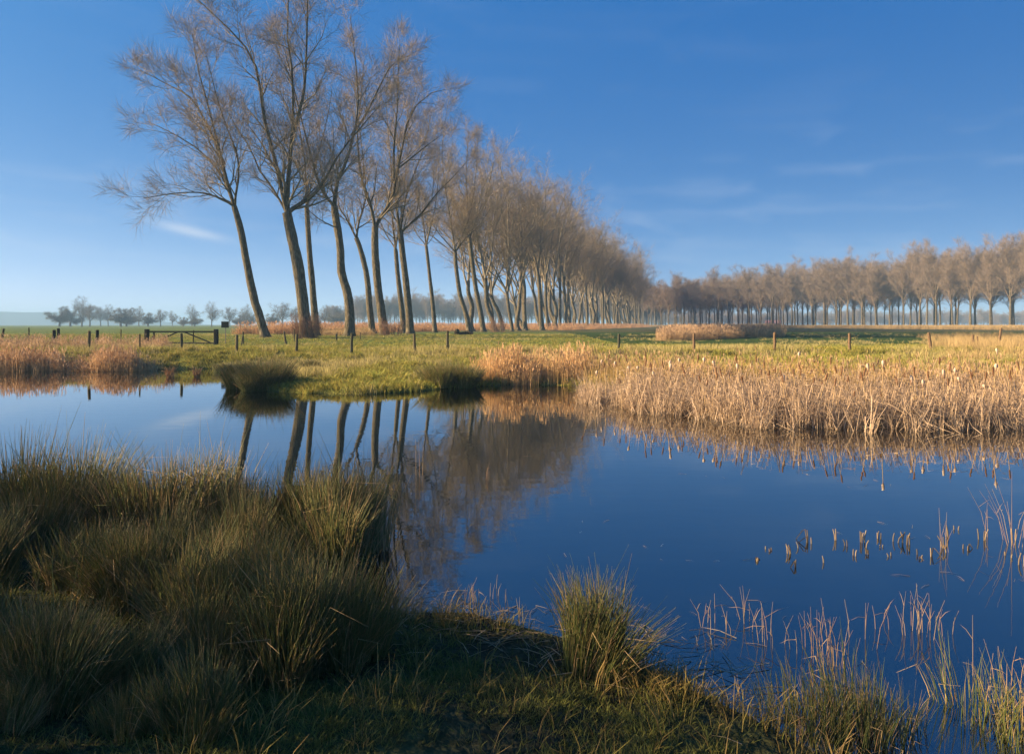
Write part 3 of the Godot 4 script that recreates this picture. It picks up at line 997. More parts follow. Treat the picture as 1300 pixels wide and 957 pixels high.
func make_far_things() -> void:
	# fallen log and cut stump at the foot of the avenue
	var rng := rn(61)
	var d := 66.0
	var p := on_ground(x_at(583, d), d)
	var t := thing("fallen_log", p, "dark fallen logs and a broken stump lying below the avenue", "log")
	var logs := [[Vector3(0.0, 0.08, 0), Vector3(1.25, 0.1, -0.2), 0.17], [Vector3(0.5, 0.24, 0.05), Vector3(1.05, 0.2, 0.1), 0.12]]
	for l in logs:
		var mb := MB.new()
		mb.tube(PackedVector3Array([l[0], l[0].lerp(l[1], 0.5) + Vector3(0, 0.04, 0), l[1]]), PackedFloat32Array([l[2], l[2] * 0.95, l[2] * 0.8]), 9, Color(0.1, 0.085, 0.06), Color(0.14, 0.11, 0.08), 0.12, rng)
		for e in [l[0], l[1]]:
			mb.twig(e, e + (l[0] - l[1]).normalized() * 0.02, e + Vector3(0, 0.05, 0.03), l[2] * 0.7, Color(0.2, 0.15, 0.1))
		part("log", mb.mesh(M.bark), t)
	var sb := MB.new()
	sb.tube(PackedVector3Array([Vector3(-0.2, -0.1, 0.1), Vector3(-0.2, 0.3, 0.1), Vector3(-0.17, 0.5, 0.1), Vector3(-0.16, 0.55, 0.1)]), PackedFloat32Array([0.32, 0.24, 0.17, 0.02]), 9, Color(0.07, 0.055, 0.04), Color(0.1, 0.08, 0.055), 0.15, rng)
	part("stump", sb.mesh(M.bark), t)
	# twiggy shoots round two feet
	for a in [[389.0, 51.6, 1.9, 150, "thicket of brown shoots sprouting round the stout poplar's foot"], [497.0, 63.0, 1.5, 90, "brown twiggy shrub at the foot of the wide-forked poplar"], [631.0, 88.0, 2.0, 90, "brown shrub among the avenue trunks, behind the reeds"]]:
		var mb := MB.new()
		for k in a[3]:
			var an := rng.randf() * TAU
			var r := rng.randf_range(0.45, 0.95)
			var b := Vector3(cos(an) * r, -0.1, sin(an) * r)
			var h: float = a[2] * rng.randf_range(0.45, 1.15)
			var out := Vector3(cos(an), 0, sin(an)) * rng.randf_range(0.1, 0.6)
			var mid := b + Vector3(0, h * 0.5, 0) + out * 0.35
			mb.twig(b, mid, b + Vector3(0, h, 0) + out, 0.014, Color(0.24, 0.15, 0.09) * rng.randf_range(0.7, 1.2))
			for q in 6:
				var s := mid.lerp(b + Vector3(0, h, 0) + out, rng.randf_range(-0.3, 0.8))
				var e := s + Vector3(rng.randfn() * 0.2, rng.randf_range(0.1, 0.4), rng.randfn() * 0.2)
				mb.twig(s, s.lerp(e, 0.5) + Vector3(rng.randfn(), 0, rng.randfn()) * 0.03, e, 0.009, Color(0.27, 0.16, 0.1))
		whole("shrub", mb.mesh(M.twig), on_ground(x_at(a[0], a[1]), a[1]), a[4], "shrub")
	# brick farmhouse in the haze
	d = 470.0
	var hp := on_ground(x_at(982, d), d)
	var h := thing("farmhouse", hp, "small red roofed brick house far off between the poplar trunks", "house")
	var wall := MB.new()
	wall.beam(Vector3(-4.4, 1.0, 0), Vector3(4.4, 1.0, 0), 5.0, 2.4, Color(0.3, 0.13, 0.09))
	part("wall", wall.mesh(M.plain), h)
	var roof := MB.new()
	var rc := Color(0.28, 0.13, 0.1)
	roof.quad(Vector3(-4.7, 2.1, 2.8), Vector3(-4.7, 3.9, 0), Vector3(4.7, 3.9, 0), Vector3(4.7, 2.1, 2.8), rc)
	roof.quad(Vector3(4.7, 2.1, -2.8), Vector3(4.7, 3.9, 0), Vector3(-4.7, 3.9, 0), Vector3(-4.7, 2.1, -2.8), rc)
	roof.quad(Vector3(-4.7, 2.1, -2.8), Vector3(-4.7, 3.9, 0), Vector3(-4.7, 3.9, 0), Vector3(-4.7, 2.1, 2.8), rc)
	roof.quad(Vector3(4.7, 2.1, 2.8), Vector3(4.7, 3.9, 0), Vector3(4.7, 3.9, 0), Vector3(4.7, 2.1, -2.8), rc)
	part("roof", roof.mesh(M.plain), h)
	# white trough at the right edge
	d = 128.0
	var wp := on_ground(x_at(1290, d), d)
	var tr := MB.new()
	var wc := Color(0.75, 0.75, 0.74)
	tr.beam(Vector3(-1.05, 0.3, 0), Vector3(0.95, 0.3, 0), 0.6, 0.5, wc)
	tr.beam(Vector3(-0.9, 0.0, 0), Vector3(-0.7, 0.0, 0), 0.5, 0.2, Color(0.3, 0.3, 0.3))
	tr.beam(Vector3(0.6, 0.0, 0), Vector3(0.8, 0.0, 0), 0.5, 0.2, Color(0.3, 0.3, 0.3))
	whole("trough", tr.mesh(M.plain), wp, "low white trough standing in dry grass at the right edge", "trough")

# ---------------------------------------------------------------- grass, reeds
func tuft(s: int, blades: int, h: float, spread: float, width: float, flop: float, c1: Color, c2: Color, mat: Material) -> ArrayMesh:
	var rng := rn(s)
	var mb := MB.new()
	for k in blades:
		var an := rng.randf() * TAU
		var r := sqrt(rng.randf()) * spread
		var b := Vector3(cos(an) * r, -0.02, sin(an) * r)
		var hh := h * rng.randf_range(0.45, 1.1)
		var o := Vector3(cos(an), 0, sin(an)).rotated(Vector3.UP, rng.randf_range(-1, 1)) * hh * flop * rng.randf_range(0.2, 1.0)
		var col := c1.lerp(c2, rng.randf())
		mb.blade(PackedVector3Array([b, b + Vector3(0, hh * 0.6, 0) + o * 0.35, b + Vector3(0, hh, 0) + o]), width * rng.randf_range(0.7, 1.2), Vector3(cos(an * 3.0), 0, sin(an * 3.0)), col, col * 1.15, 0.2)
	return mb.mesh(mat)

func make_bank_grass() -> void:
	var rng := rn(41)
	var white := Color(1, 1, 1)
	var t1 := tuft(42, 16, 0.16, 0.16, 0.014, 0.9, Color(0.2, 0.22, 0.05), Color(0.34, 0.31, 0.085), M.grass)
	var t2 := tuft(43, 16, 0.24, 0.16, 0.012, 0.8, Color(0.45, 0.36, 0.17), Color(0.3, 0.27, 0.1), M.grass)
	var p1 := []
	var p2 := []
	var c1 := PackedColorArray()
	var c2 := PackedColorArray()
	for k in 60000:
		var d := rng.randf_range(17.0, 36.0) if k < 46000 else rng.randf_range(36.0, 70.0)
		var x := rng.randf_range(-0.78, 0.78) * d
		var s := pond_distance(x, d)
		if s < 0.05:
			continue
		var q := patch.get_noise_2d(x, d) * 1.3 + patch.get_noise_2d(x * 5.0 + 90.0, d * 5.0) * 0.8
		var size := rng.randf_range(0.6, 1.3) * (1.0 if d < 36.0 else 1.1)
		var tr := Transform3D(Basis(Vector3.UP, rng.randf() * TAU).scaled(Vector3(size, size * (1.0 if d < 33.0 else 0.55), size)), Vector3(x, ground_from(x, d, s), -d))
		var shade := rng.randf_range(0.75, 1.2)
		if rng.randf() < 0.22 + q * 0.9 - (0.25 if d > 33.0 else 0.0):
			p2.append(tr); c2.append(white * shade)
		else:
			if x > 6.0 and d > 40.0:
				continue
			p1.append(tr); c1.append(Color(shade * rng.randf_range(0.9, 1.25), shade, shade * 0.9))
	scatter("bank_grass", t1, p1, c1, "short green turf of the far bank and meadow", "grass")
	scatter("dry_grass", t2, p2, c2, "pale withered grass mixed into the far bank turf", "grass")
	# tall withered grass at the right, round the last posts
	var t3 := tuft(44, 22, 0.75, 0.2, 0.012, 0.55, Color(0.46, 0.33, 0.16), Color(0.32, 0.24, 0.11), M.reed)
	var p3 := []
	var c3 := PackedColorArray()
	for k in 3600:
		var d := rng.randf_range(25.0, 62.0)
		var px := rng.randf_range(1165.0, 1420.0)
		var x := x_at(px, d)
		var keep := smoothstep(1165.0, 1215.0, px + patch.get_noise_2d(x * 2.0, d * 2.0) * 60.0)
		if rng.randf() > keep: continue
		var size := rng.randf_range(0.3, 0.7) * (0.75 if d > 40.0 else 1.0)
		p3.append(Transform3D(Basis(Vector3.UP, rng.randf() * TAU).scaled(Vector3(size, size, size)), on_ground(x, d)))
		c3.append(white * rng.randf_range(0.7, 1.15))
	# and a thin strip in front of the far road
	for k in 5200:
		var px := rng.randf_range(820.0, 1340.0)
		var d := 139500.0 / (px - 384.5) - rng.randf_range(6.0, 34.0)
		var size := rng.randf_range(0.7, 1.3)
		p3.append(Transform3D(Basis(Vector3.UP, rng.randf() * TAU).scaled(Vector3(size * 2.0, size, size * 2.0)), on_ground(x_at(px, d), d)))
		c3.append(white * rng.randf_range(0.75, 1.1))
	scatter("tall_dry_grass", t3, p3, c3, "tall withered grass at the right and along the far road", "grass")

func reed_mesh(s: int, stems: int, h: float, spread: float, plume: float, c1: Color, c2: Color) -> ArrayMesh:
	var rng := rn(s)
	var mb := MB.new()
	for k in stems:
		var an := rng.randf() * TAU
		var r := sqrt(rng.randf()) * spread
		var b := Vector3(cos(an) * r, -0.1, sin(an) * r)
		var hh := h * rng.randf_range(0.5, 1.1)
		var o := Vector3(rng.randfn() * 0.07 + 0.02, 0, rng.randfn() * 0.07) * hh
		var col := c1.lerp(c2, rng.randf()) * rng.randf_range(0.8, 1.15)
		var tip := b + Vector3(0, hh, 0) + o
		var mid := b + Vector3(0, hh * 0.55, 0) + o * 0.35
		mb.twig(b, mid, tip, 0.0055, col)
		if rng.randf() < 0.6:   # a dry leaf close to the stem
			var f := rng.randf_range(0.35, 0.85)
			var a := b.lerp(tip, f)
			var dir := Vector3(rng.randfn() * 0.5, 1.0, rng.randfn() * 0.5).normalized()
			var l := rng.randf_range(0.14, 0.28) * h
			mb.blade(PackedVector3Array([a, a + dir * l * 0.6, a + dir * l + Vector3(dir.x, -0.4, dir.z) * l * 0.3]), 0.009, Vector3(-dir.z, 0.1, dir.x), col, col * 1.1)
		if rng.randf() < plume:
			var pc := Color(0.46, 0.32, 0.2) * rng.randf_range(0.8, 1.2)
			for q in 3:
				var dr := Vector3(rng.randfn() * 0.2 + 0.2, 1.0, rng.randfn() * 0.2).normalized()
				var l := rng.randf_range(0.1, 0.17)
				mb.blade(PackedVector3Array([tip - Vector3(0, 0.06, 0), tip + dr * l * 0.5, tip + dr * l + Vector3(0.025, -0.02, 0)]), 0.017, Vector3(dr.z, 0, -dr.x) + Vector3(0.2, 0, 0), pc, pc * 1.1, 0.25)
	return mb.mesh(M.reed)

func make_reeds() -> void:
	var rng := rn(51)
	var tan1 := Color(0.62, 0.42, 0.22)
	var tan2 := Color(0.5, 0.35, 0.2)
	var meshes := [reed_mesh(52, 24, 1.0, 0.24, 0.3, tan1, tan2), reed_mesh(53, 24, 1.0, 0.24, 0.3, tan1, tan2)]
	# the belt along the left shore, thinning where the picture shows it thin
	var sets := [[], []]
	var cols := [PackedColorArray(), PackedColorArray()]
	for k in 600:
		var px := rng.randf_range(-90.0, 205.0)
		var d := 26.6 + pow(rng.randf(), 1.3) * 1.3
		var dens := 1.0 if px < 75.0 or (px > 120.0 and px < 170.0) else 0.45
		if px > 165.0: dens *= 1.0 - smoothstep(165.0, 205.0, px)
		if rng.randf() > dens: continue
		var x := x_at(px, d)
		var tall := 1.0 if dens > 0.9 else 0.62
		var size := (0.58 + 0.42 * pow(rng.randf(), 1.6)) * tall
		var p := on_ground(x, d, 0.02)
		p.y = maxf(p.y, -0.12)
		var j := rng.randi_range(0, 1)
		sets[j].append(Transform3D(Basis(Vector3.UP, rng.randf() * TAU).scaled(Vector3(1, size, 1)), p))
		cols[j].append(Color(1.15, 1.1, 1.0) * rng.randf_range(0.75, 1.1))
	for k in 220:   # the looser plumes behind it
		var px := rng.randf_range(-60.0, 215.0)
		var d := rng.randf_range(31.5, 37.0)
		var size := rng.randf_range(0.35, 0.7)
		sets[k % 2].append(Transform3D(Basis(Vector3.UP, rng.randf() * TAU).scaled(Vector3(1, size, 1)), on_ground(x_at(px, d), d, 0.02)))
		cols[k % 2].append(Color.WHITE * rng.randf_range(0.8, 1.1))
	for j in 2:
		scatter("reed_belt", meshes[j], sets[j], cols[j], "belt of brown reeds along the left shore", "reeds")
	# the stands right of the far rush tussock
	sets = [[], []]
	cols = [PackedColorArray(), PackedColorArray()]
	for k in 215:
		var px := rng.randf_range(603.0, 752.0)
		var d := 20.5 + pow(rng.randf(), 1.4) * (2.2 if px < 690.0 else 3.5)
		if px > 686.0 and px < 697.0 and rng.randf() < 0.6: continue
		var size := (0.5 + 0.55 * pow(rng.randf(), 1.5)) * (0.6 + 0.4 * smoothstep(603.0, 625.0, px))
		var p := on_ground(x_at(px, d), d, 0.02)
		p.y = maxf(p.y, -0.12)
		sets[k % 2].append(Transform3D(Basis(Vector3.UP, rng.randf() * TAU).scaled(Vector3(0.85, size, 0.85)), p))
		cols[k % 2].append(Color(1.25, 1.2, 1.0) * rng.randf_range(0.85, 1.1))
	for j in 2:
		scatter("reed_stand", meshes[j], sets[j], cols[j], "golden reeds on the shore right of the far rushes", "reeds")
	# thin golden reeds behind the cattails
	var thin := reed_mesh(54, 12, 1.0, 0.28, 0.15, Color(0.55, 0.38, 0.15), Color(0.45, 0.34, 0.14))
	var pl := []
	var pc := PackedColorArray()
	for k in 2300:
		var px := rng.randf_range(705.0, 1420.0)
		var d := rng.randf_range(15.0, 24.5) - smoothstep(800.0, 1100.0, px) * 1.2
		var x := x_at(px, d)
		var s := pond_distance(x, d)
		if s < 0.1: continue
		if rng.randf() > 1.0 - smoothstep(1.0, 6.0, s) * 0.97: continue
		var size := rng.randf_range(0.45, 0.85)
		pl.append(Transform3D(Basis(Vector3.UP, rng.randf() * TAU).scaled(Vector3(1, size, 1)), Vector3(x, ground_from(x, d, s), -d)))
		pc.append(Color(1.05, 1, 0.92) * rng.randf_range(0.8, 1.15))
	scatter("golden_reeds", thin, pl, pc, "thin golden reeds on the right bank behind the cattails", "reeds")
	# the brown patch in the right meadow and the fringe under the avenue
	var field_reed := reed_mesh(55, 26, 0.95, 0.34, 0.5, Color(0.6, 0.41, 0.22), Color(0.48, 0.33, 0.18))
	pl = []
	pc = PackedColorArray()
	for k in 1500:
		var px := rng.randf_range(838.0, 1000.0)
		var front := lerpf(46.0, 54.0, smoothstep(840.0, 990.0, px))
		var d := front + rng.randf() * 16.0
		if rng.randf() < smoothstep(975.0, 1000.0, px): continue
		var size := rng.randf_range(0.75, 1.1) * lerpf(0.8, 1.0, smoothstep(838.0, 860.0, px))
		pl.append(Transform3D(Basis(Vector3.UP, rng.randf() * TAU).scaled(Vector3(1, size, 1)), on_ground(x_at(px, d), d, 0.02)))
		pc.append(Color.WHITE * rng.randf_range(0.8, 1.1))
	scatter("reed_patch", field_reed, pl, pc, "brown patch of reeds in the right meadow", "reeds")
	pl = []
	pc = PackedColorArray()
	for k in 4200:
		var d := 68.0 + pow(rng.randf(), 1.3) * 200.0
		var x := -43.0 + 0.29 * d + rng.randf_range(-3.5, 3.5)
		if k % 3 == 0:
			x += 14.5
			if d < 120.0: continue
		var size := rng.randf_range(0.8, 1.35)
		pl.append(Transform3D(Basis(Vector3.UP, rng.randf() * TAU).scaled(Vector3(1.6, size, 1.6)), on_ground(x, d, 0.02)))
		pc.append(Color(1.1, 0.98, 0.9) * rng.randf_range(0.8, 1.1))
	for k in 330:
		var d := rng.randf_range(60.0, 78.0)
		var x := x_at(rng.randf_range(398.0, 470.0), d)
		pl.append(Transform3D(Basis(Vector3.UP, rng.randf() * TAU).scaled(Vector3(1.5, rng.randf_range(0.3, 0.75), 1.5)), on_ground(x, d, 0.02)))
		pc.append(Color(0.95, 0.98, 0.8) * rng.randf_range(0.8, 1.1))
	scatter("reed_fringe", field_reed, pl, pc, "orange brown reed fringe under the avenue trees", "reeds")

func cattail_clump(s: int) -> ArrayMesh:
	var rng := rn(s)
	var mb := MB.new()
	for k in 14:
		var an := rng.randf() * TAU
		var b := Vector3(cos(an), 0, sin(an)) * rng.randf() * 0.13 + Vector3(0, -0.15, 0)
		var h := rng.randf_range(0.5, 1.1)
		var dir := Vector3(rng.randfn() * 0.2, 1, rng.randfn() * 0.2).normalized()
		var col := Color(0.56, 0.44, 0.31).lerp(Color(0.38, 0.28, 0.18), rng.randf()) * rng.randf_range(0.7, 1.15)
		var pts := PackedVector3Array([b])
		var q := b
		var kink := rng.randi_range(1, 4)
		for j in 5:
			if j == kink:   # broken over
				dir = Vector3(rng.randfn(), rng.randf_range(-1.1, 0.2), rng.randfn()).normalized()
			else:
				dir = (dir + Vector3(rng.randfn(), 0, rng.randfn()) * 0.07).normalized()
			q += dir * h / 4.0
			pts.append(q)
		mb.blade(pts, rng.randf_range(0.009, 0.0155), Vector3(cos(an * 5.0), 0, sin(an * 5.0)), col, col * 1.12, 0.35)
	return mb.mesh(M.reed)

func cattail_proto(s: int, h: float, head: float, fluffy: float) -> Node3D:
	var rng := rn(s)
	var t := Node3D.new()
	var mb := MB.new()
	var lean := Vector3(rng.randfn() * 0.06, 0, rng.randfn() * 0.06)
	var top := Vector3(0, h, 0) + lean * h
	mb.tube(PackedVector3Array([Vector3(0, -0.2, 0), Vector3(0, h * 0.5, 0) + lean * h * 0.35, top]), PackedFloat32Array([0.007, 0.006, 0.004]), 5, Color(0.5, 0.36, 0.19))
	part("stalk", mb.mesh(M.reed), t)
	var hb := MB.new()
	var dir := (Vector3.UP + lean * 1.3).normalized()
	var pts := PackedVector3Array()
	var rad := PackedFloat32Array()
	for k in 8:
		var q := k / 7.0
		pts.append(top - dir * head * (1.0 - q) * 1.0)
		rad.append(0.0125 * pow(maxf(sin(PI * lerpf(0.06, 0.94, q)), 0.0), 0.35) * (1.0 + (fluffy * 0.9 if q > 0.45 else 0.0)))
	rad[0] = 0.003; rad[7] = 0.003
	var brown := Color(0.17, 0.09, 0.045)
	hb.tube(pts, rad, 7, brown, brown if fluffy <= 0.0 else Color(0.72, 0.58, 0.45), 0.12 + fluffy * 0.25, rng)
	part("seed_head", hb.mesh(M.reed), t)
	return t

func make_cattails() -> void:
	var rng := rn(71)
	var meshes := [cattail_clump(72), cattail_clump(73), cattail_clump(74), cattail_clump(75), cattail_clump(76), cattail_clump(77)]
	var sets := [[], [], [], [], [], []]
	var cols := [PackedColorArray(), PackedColorArray(), PackedColorArray(), PackedColorArray(), PackedColorArray(), PackedColorArray()]
	# front edge of the bed: distance by picture x
	var edge := func(px: float) -> float:
		if px < 790.0: return 15.6
		if px < 1000.0: return lerpf(14.4, 12.3, smoothstep(790.0, 1000.0, px))
		return 12.2
	for k in 3500:
		var px := rng.randf_range(735.0, 1440.0)
		var e: float = edge.call(px) + hum.get_noise_1d(px * 0.12) * 0.45
		var depth := 4.6 if px > 800.0 else 2.4
		var d: float = e + pow(rng.randf(), 1.35) * depth
		if k % 40 == 0: d = e - rng.randf() * 0.6
		if px < 800.0 and rng.randf() < 0.35: continue
		var x := x_at(px, d)
		var p := on_ground(x, d)
		p.y = maxf(p.y, -0.05)
		var size := rng.randf_range(0.62, 1.05) * (0.72 if px < 790.0 else 0.95)
		var j := k % 6
		var lean := Basis(Vector3(rng.randfn(), 0, rng.randfn()).normalized(), absf(rng.randfn()) * 0.1)
		sets[j].append(Transform3D(lean * Basis(Vector3.UP, rng.randf() * TAU).scaled(Vector3(size, size, size)), p))
		cols[j].append(Color(1.0, 0.96, 0.93) * rng.randf_range(0.75, 1.15))
	for j in 6:
		scatter("cattail_bed", meshes[j], sets[j], cols[j], "bed of broken dry cattail leaves along the right shore", "cattails")
	# cattail stalks with their heads
	var kinds := [cattail_proto(81, 1.0, 0.17, 0.0), cattail_proto(82, 1.15, 0.2, 0.0), cattail_proto(83, 1.0, 0.18, 0.8), cattail_proto(84, 1.2, 0.16, 1.0), cattail_proto(85, 0.9, 0.15, 0.0)]
	for k in 110:
		var px := 742.0 + 590.0 * (k + rng.randf()) / 110.0
		var d: float = edge.call(px) + pow(rng.randf(), 1.6) * 3.6 + 0.05
		var q := rng.randi_range(0, 4)
		if rng.randf() < 0.4: q = [0, 1, 4][k % 3]
		var p := on_ground(x_at(px, d), d)
		p.y = maxf(p.y, -0.05)
		var s := rng.randf_range(0.72, 1.05)
		var o := copy(kinds[q], "cattail", p, rng.randf() * TAU, Vector3(1.15, s, 1.15), "cattail stalk with burst pale fluffy head in the right bed" if q == 2 or q == 3 else "cattail stalk with slim dark brown head in the right bed")
		o.rotation.z = rng.randfn() * 0.09
		tag(o, "", "cattail", "cattail stalks in the right bed")
	for t in kinds: t.free()

# ---------------------------------------------------------------- rushes
# A ragged tussock: several crowns of stems side by side, each with a lean of its own, dead and broken stems between the green ones.
func rush_mesh(s: int, stems: int, h: float, spread: float, flare: float, dead: float, thick: float = 0.0024) -> ArrayMesh:
	var rng := rn(s)
	var mb := MB.new()
	var cores := []
	for k in 6:
		var an := k * 2.4 + rng.randf()
		cores.append([Vector3(cos(an), 0, sin(an)) * spread * (0.15 + 0.16 * k), rng.randf_range(0.62, 1.05), Vector3(rng.randfn(), 0, rng.randfn()) * 0.11, rng.randf_range(0.5, 1.5)])
	for k in stems:
		var core: Array = cores[rng.randi_range(0, 5)]
		var an := rng.randf() * TAU
		var rr := sqrt(rng.randf())
		var off := Vector3(cos(an), 0, sin(an))
		var b: Vector3 = core[0] + off * rr * spread * 0.55 + Vector3(0, -0.05, 0)
		var hh: float = h * core[1] * rng.randf_range(0.4, 1.0) * (1.0 - 0.12 * rr)
		if rng.randf() < 0.05: hh *= 1.3
		var out: Vector3 = off.rotated(Vector3.UP, rng.randfn() * 0.5) * hh * flare * (rr * 0.7 + rng.randf() * 0.35)
		out += (core[2] + Vector3(rng.randfn(), 0, rng.randfn()) * 0.075) * hh
		out += core[0].normalized() * hh * flare * 0.45
		var c1: Color
		var c2: Color
		var bent := false
		if rng.randf() < dead * core[3]:
			c1 = Color(0.24, 0.155, 0.075).lerp(Color(0.44, 0.32, 0.16), rng.randf())
			c2 = c1 * 1.2
			hh *= rng.randf_range(0.55, 1.0)
			bent = rng.randf() < 0.3
		else:
			c1 = Color(0.065, 0.1, 0.028).lerp(Color(0.125, 0.145, 0.042), rng.randf())
			c2 = c1.lerp(Color(0.34, 0.21, 0.09), pow(rng.randf(), 2.2))
			bent = rng.randf() < 0.03
		var r := thick * rng.randf_range(0.65, 1.25)
		var p1 := b + Vector3(0, hh * 0.4, 0) + out * 0.25
		var p2 := b + Vector3(0, hh * 0.75, 0) + out * 0.62
		var p3 := b + Vector3(0, hh * 0.985, 0) + out
		if bent:   # snapped, the end hanging
			p3 = p2 + Vector3(rng.randfn(), rng.randf_range(-0.9, 0.3), rng.randfn()).normalized() * hh * 0.35
		mb.tube(PackedVector3Array([b, p1, p2, p3]), PackedFloat32Array([r, r, r * 0.8, r * 0.25]), 3, c1, c2)
	return mb.mesh(M.rush)

func make_far_tussocks() -> void:
	var m := rush_mesh(201, 2000, 0.95, 0.36, 0.42, 0.1, 0.0042)
	var spots := [
		[306, 19.6, 1.05, "dark rush tussock overhanging the water, left half of the big far clump"], [342, 19.0, 1.12, "dark rush tussock with pale roots, right half of the big far clump"], [324, 18.75, 0.8, "lower dark rush tussock in front of the big far clump's middle"], [323, 20.2, 1.0, "dark rush tussock filling the back of the big far clump"],
		[562, 19.7, 0.95, "dark rush tussock left of the shore reeds, left one of two"], [585, 19.9, 1.0, "dark rush tussock touching the golden shore reeds"], [283, 26.0, 0.55, "small lone rush tussock on the slope left of the big clump"], [396, 24.5, 0.5, "brownish rush tussock on the slope right of the big clump"]]
	var k := 0
	for a in spots:
		var p := on_ground(x_at(a[0], a[1]), a[1], 0.04)
		p.y = maxf(p.y, 0.0)
		var o := whole("rush_tussock", m, p, a[3], "rush", "rush tussocks on the far bank")
		o.transform.basis = Basis(Vector3.UP, k * 2.3).scaled(Vector3(a[2] * 1.1, a[2] * 0.92, a[2] * 1.1))
		k += 1

func make_near_bank() -> void:
	var kinds := [rush_mesh(211, 1400, 0.84, 0.22, 0.2, 0.16), rush_mesh(212, 1400, 0.82, 0.24, 0.2, 0.38), rush_mesh(213, 1300, 0.8, 0.23, 0.26, 0.1), rush_mesh(214, 1300, 0.84, 0.2, 0.28, 0.14), rush_mesh(215, 330, 0.6, 0.3, 0.22, 0.45), rush_mesh(216, 1200, 0.8, 0.26, 0.24, 0.2)]
	# picture x, distance, kind, size, label
	var spots := [
		[18, 5.7, 0, 1.12, "dense green rush tussock at the left edge, beside the water"], [88, 5.7, 3, 1.15, "tall green rush tussock, second from left along the water"], [52, 5.3, 2, 0.95, "rush tussock in front of the gap between the two tall left ones"],
		[150, 5.6, 1, 0.85, "low brown rush tussock between the tall green and the russet ones"], [205, 5.4, 1, 1.02, "russet brown rush tussock, left half of the dark topped clump"], [243, 5.5, 1, 1.1, "russet brown rush tussock with dark top beside the water"],
		[300, 5.4, 1, 0.88, "low brown rush tussock right of the dark topped clump"], [352, 5.4, 0, 0.95, "green brown rush tussock in front of the first tree reflections"], [398, 5.5, 3, 0.95, "rush tussock below the reflected stout trunk"],
		[445, 5.45, 1, 1.02, "reddish rush tussock at the right end of the water's edge row"], [415, 5.0, 0, 0.9, "dark rush tussock just in front of the reddish end one"],
		[170, 4.1, 2, 0.66, "green rush tussock in the middle rows right of the mossy patch"], [240, 3.95, 2, 0.8, "wide green rush tussock in the middle of the left bank"], [295, 3.85, 3, 0.78, "green rush tussock right of the wide middle one"],
		[345, 4.3, 0, 0.75, "dark rush tussock in the hollow behind the front right clump"],
		[378, 3.45, 3, 0.84, "large green rush tussock, left part of the front clump near the shore"], [425, 3.55, 0, 0.86, "large green rush tussock at the shore end of the left bank"], [342, 3.4, 2, 0.6, "low rush tussock left of the large front clump"],
		[15, 3.2, 0, 0.62, "dark rush tussock in the left foreground corner"], [80, 3.05, 2, 0.55, "dark rush tussock right of the foreground corner one"], [165, 3.15, 2, 0.5, "low green rush tussock in the left foreground"], [262, 3.2, 0, 0.42, "small dark rush tussock in the foreground by the mossy hollow"],
		[752, 3.58, 3, 0.72, "lone green rush tussock standing at the water's edge, centre front"],
		[1030, 3.1, 4, 0.62, "sparse straw coloured rushes at the bottom right, left part of a low clump"], [1078, 3.05, 4, 0.7, "sparse sunlit rushes in the middle of the low bottom right clump"], [1112, 3.1, 4, 0.58, "sparse sunlit rushes at the right end of the low clump"],
		[1288, 3.08, 4, 0.7, "sparse sunlit rushes in the bottom right corner"]]
	var rng := rn(220)
	for a in spots:
		var d: float = a[1]
		var p := on_ground(x_at(a[0], d), d, 0.02)
		p.y = maxf(p.y, -0.03)
		var o := whole("rush_tussock", kinds[a[2]], p, a[4], "rush", "rush tussocks on the near bank")
		var s: float = a[3]
		o.transform.basis = Basis(Vector3.UP, rng.randf() * TAU).scaled(Vector3(s * rng.randf_range(1.0, 1.15), s, s * rng.randf_range(1.0, 1.15)))
	# the rushes that close the gaps of the left bank
	for k in 34:
		var px := rng.randf_range(-60.0, 425.0)
		var d := rng.randf_range(2.75, 5.5)
		if px > 350.0 and d > 3.9 and d < 4.8: d = 5.2
		if px < 150.0 and d > 3.5 and d < 4.6 and k % 2 == 0: d = 3.0
		var x := x_at(px, d)
		if pond_distance(x, d) < 0.1: continue
		var where := "front" if d < 3.6 else ("middle" if d < 4.6 else "back")
		var o := whole("rush_tussock", kinds[[0, 2, 5, 1, 3][k % 5]], on_ground(x, d, 0.02), "dark ragged rushes filling the %s of the left bank's rush mass" % where, "rush", "rush tussocks on the near bank")
		var sz := rng.randf_range(0.5, 0.78) * (0.72 if d < 3.4 else 1.0)
		o.transform.basis = Basis(Vector3.UP, rng.randf() * TAU).scaled(Vector3(sz * 1.1, sz, sz * 1.1))
	# short moss and grass on the bank
	var g1 := tuft(231, 26, 0.042, 0.06, 0.0035, 1.0, Color(0.09, 0.11, 0.03), Color(0.15, 0.15, 0.045), M.grass)
	var g2 := tuft(232, 14, 0.13, 0.05, 0.0035, 1.0, Color(0.12, 0.14, 0.035), Color(0.26, 0.19, 0.08), M.grass)
	var p1 := []
	var p2 := []
	var c1 := PackedColorArray()
	var c2 := PackedColorArray()
	for k in 24000:
		var d := rng.randf_range(2.3, 7.6)
		var x := rng.randf_range(-0.82, 0.82) * d
		var s := pond_distance(x, d)
		if s < 0.03: continue
		var q := patch.get_noise_2d(x * 9.0, d * 9.0)
		if rng.randf() < smoothstep(0.15, -0.2, q) * 0.9: continue
		var size := rng.randf_range(0.6, 1.35)
		var tr := Transform3D(Basis(Vector3.UP, rng.randf() * TAU).scaled(Vector3(size, size, size)), Vector3(x, ground_from(x, d, s), -d))
		var shade := rng.randf_range(0.7, 1.15)
		if rng.randf() < 0.05 or (s < 0.3 and rng.randf() < 0.4):
			p2.append(tr); c2.append(Color(1.1, 1, 0.9) * shade)
		else:
			p1.append(tr); c1.append(Color(shade, shade, shade * 0.9))
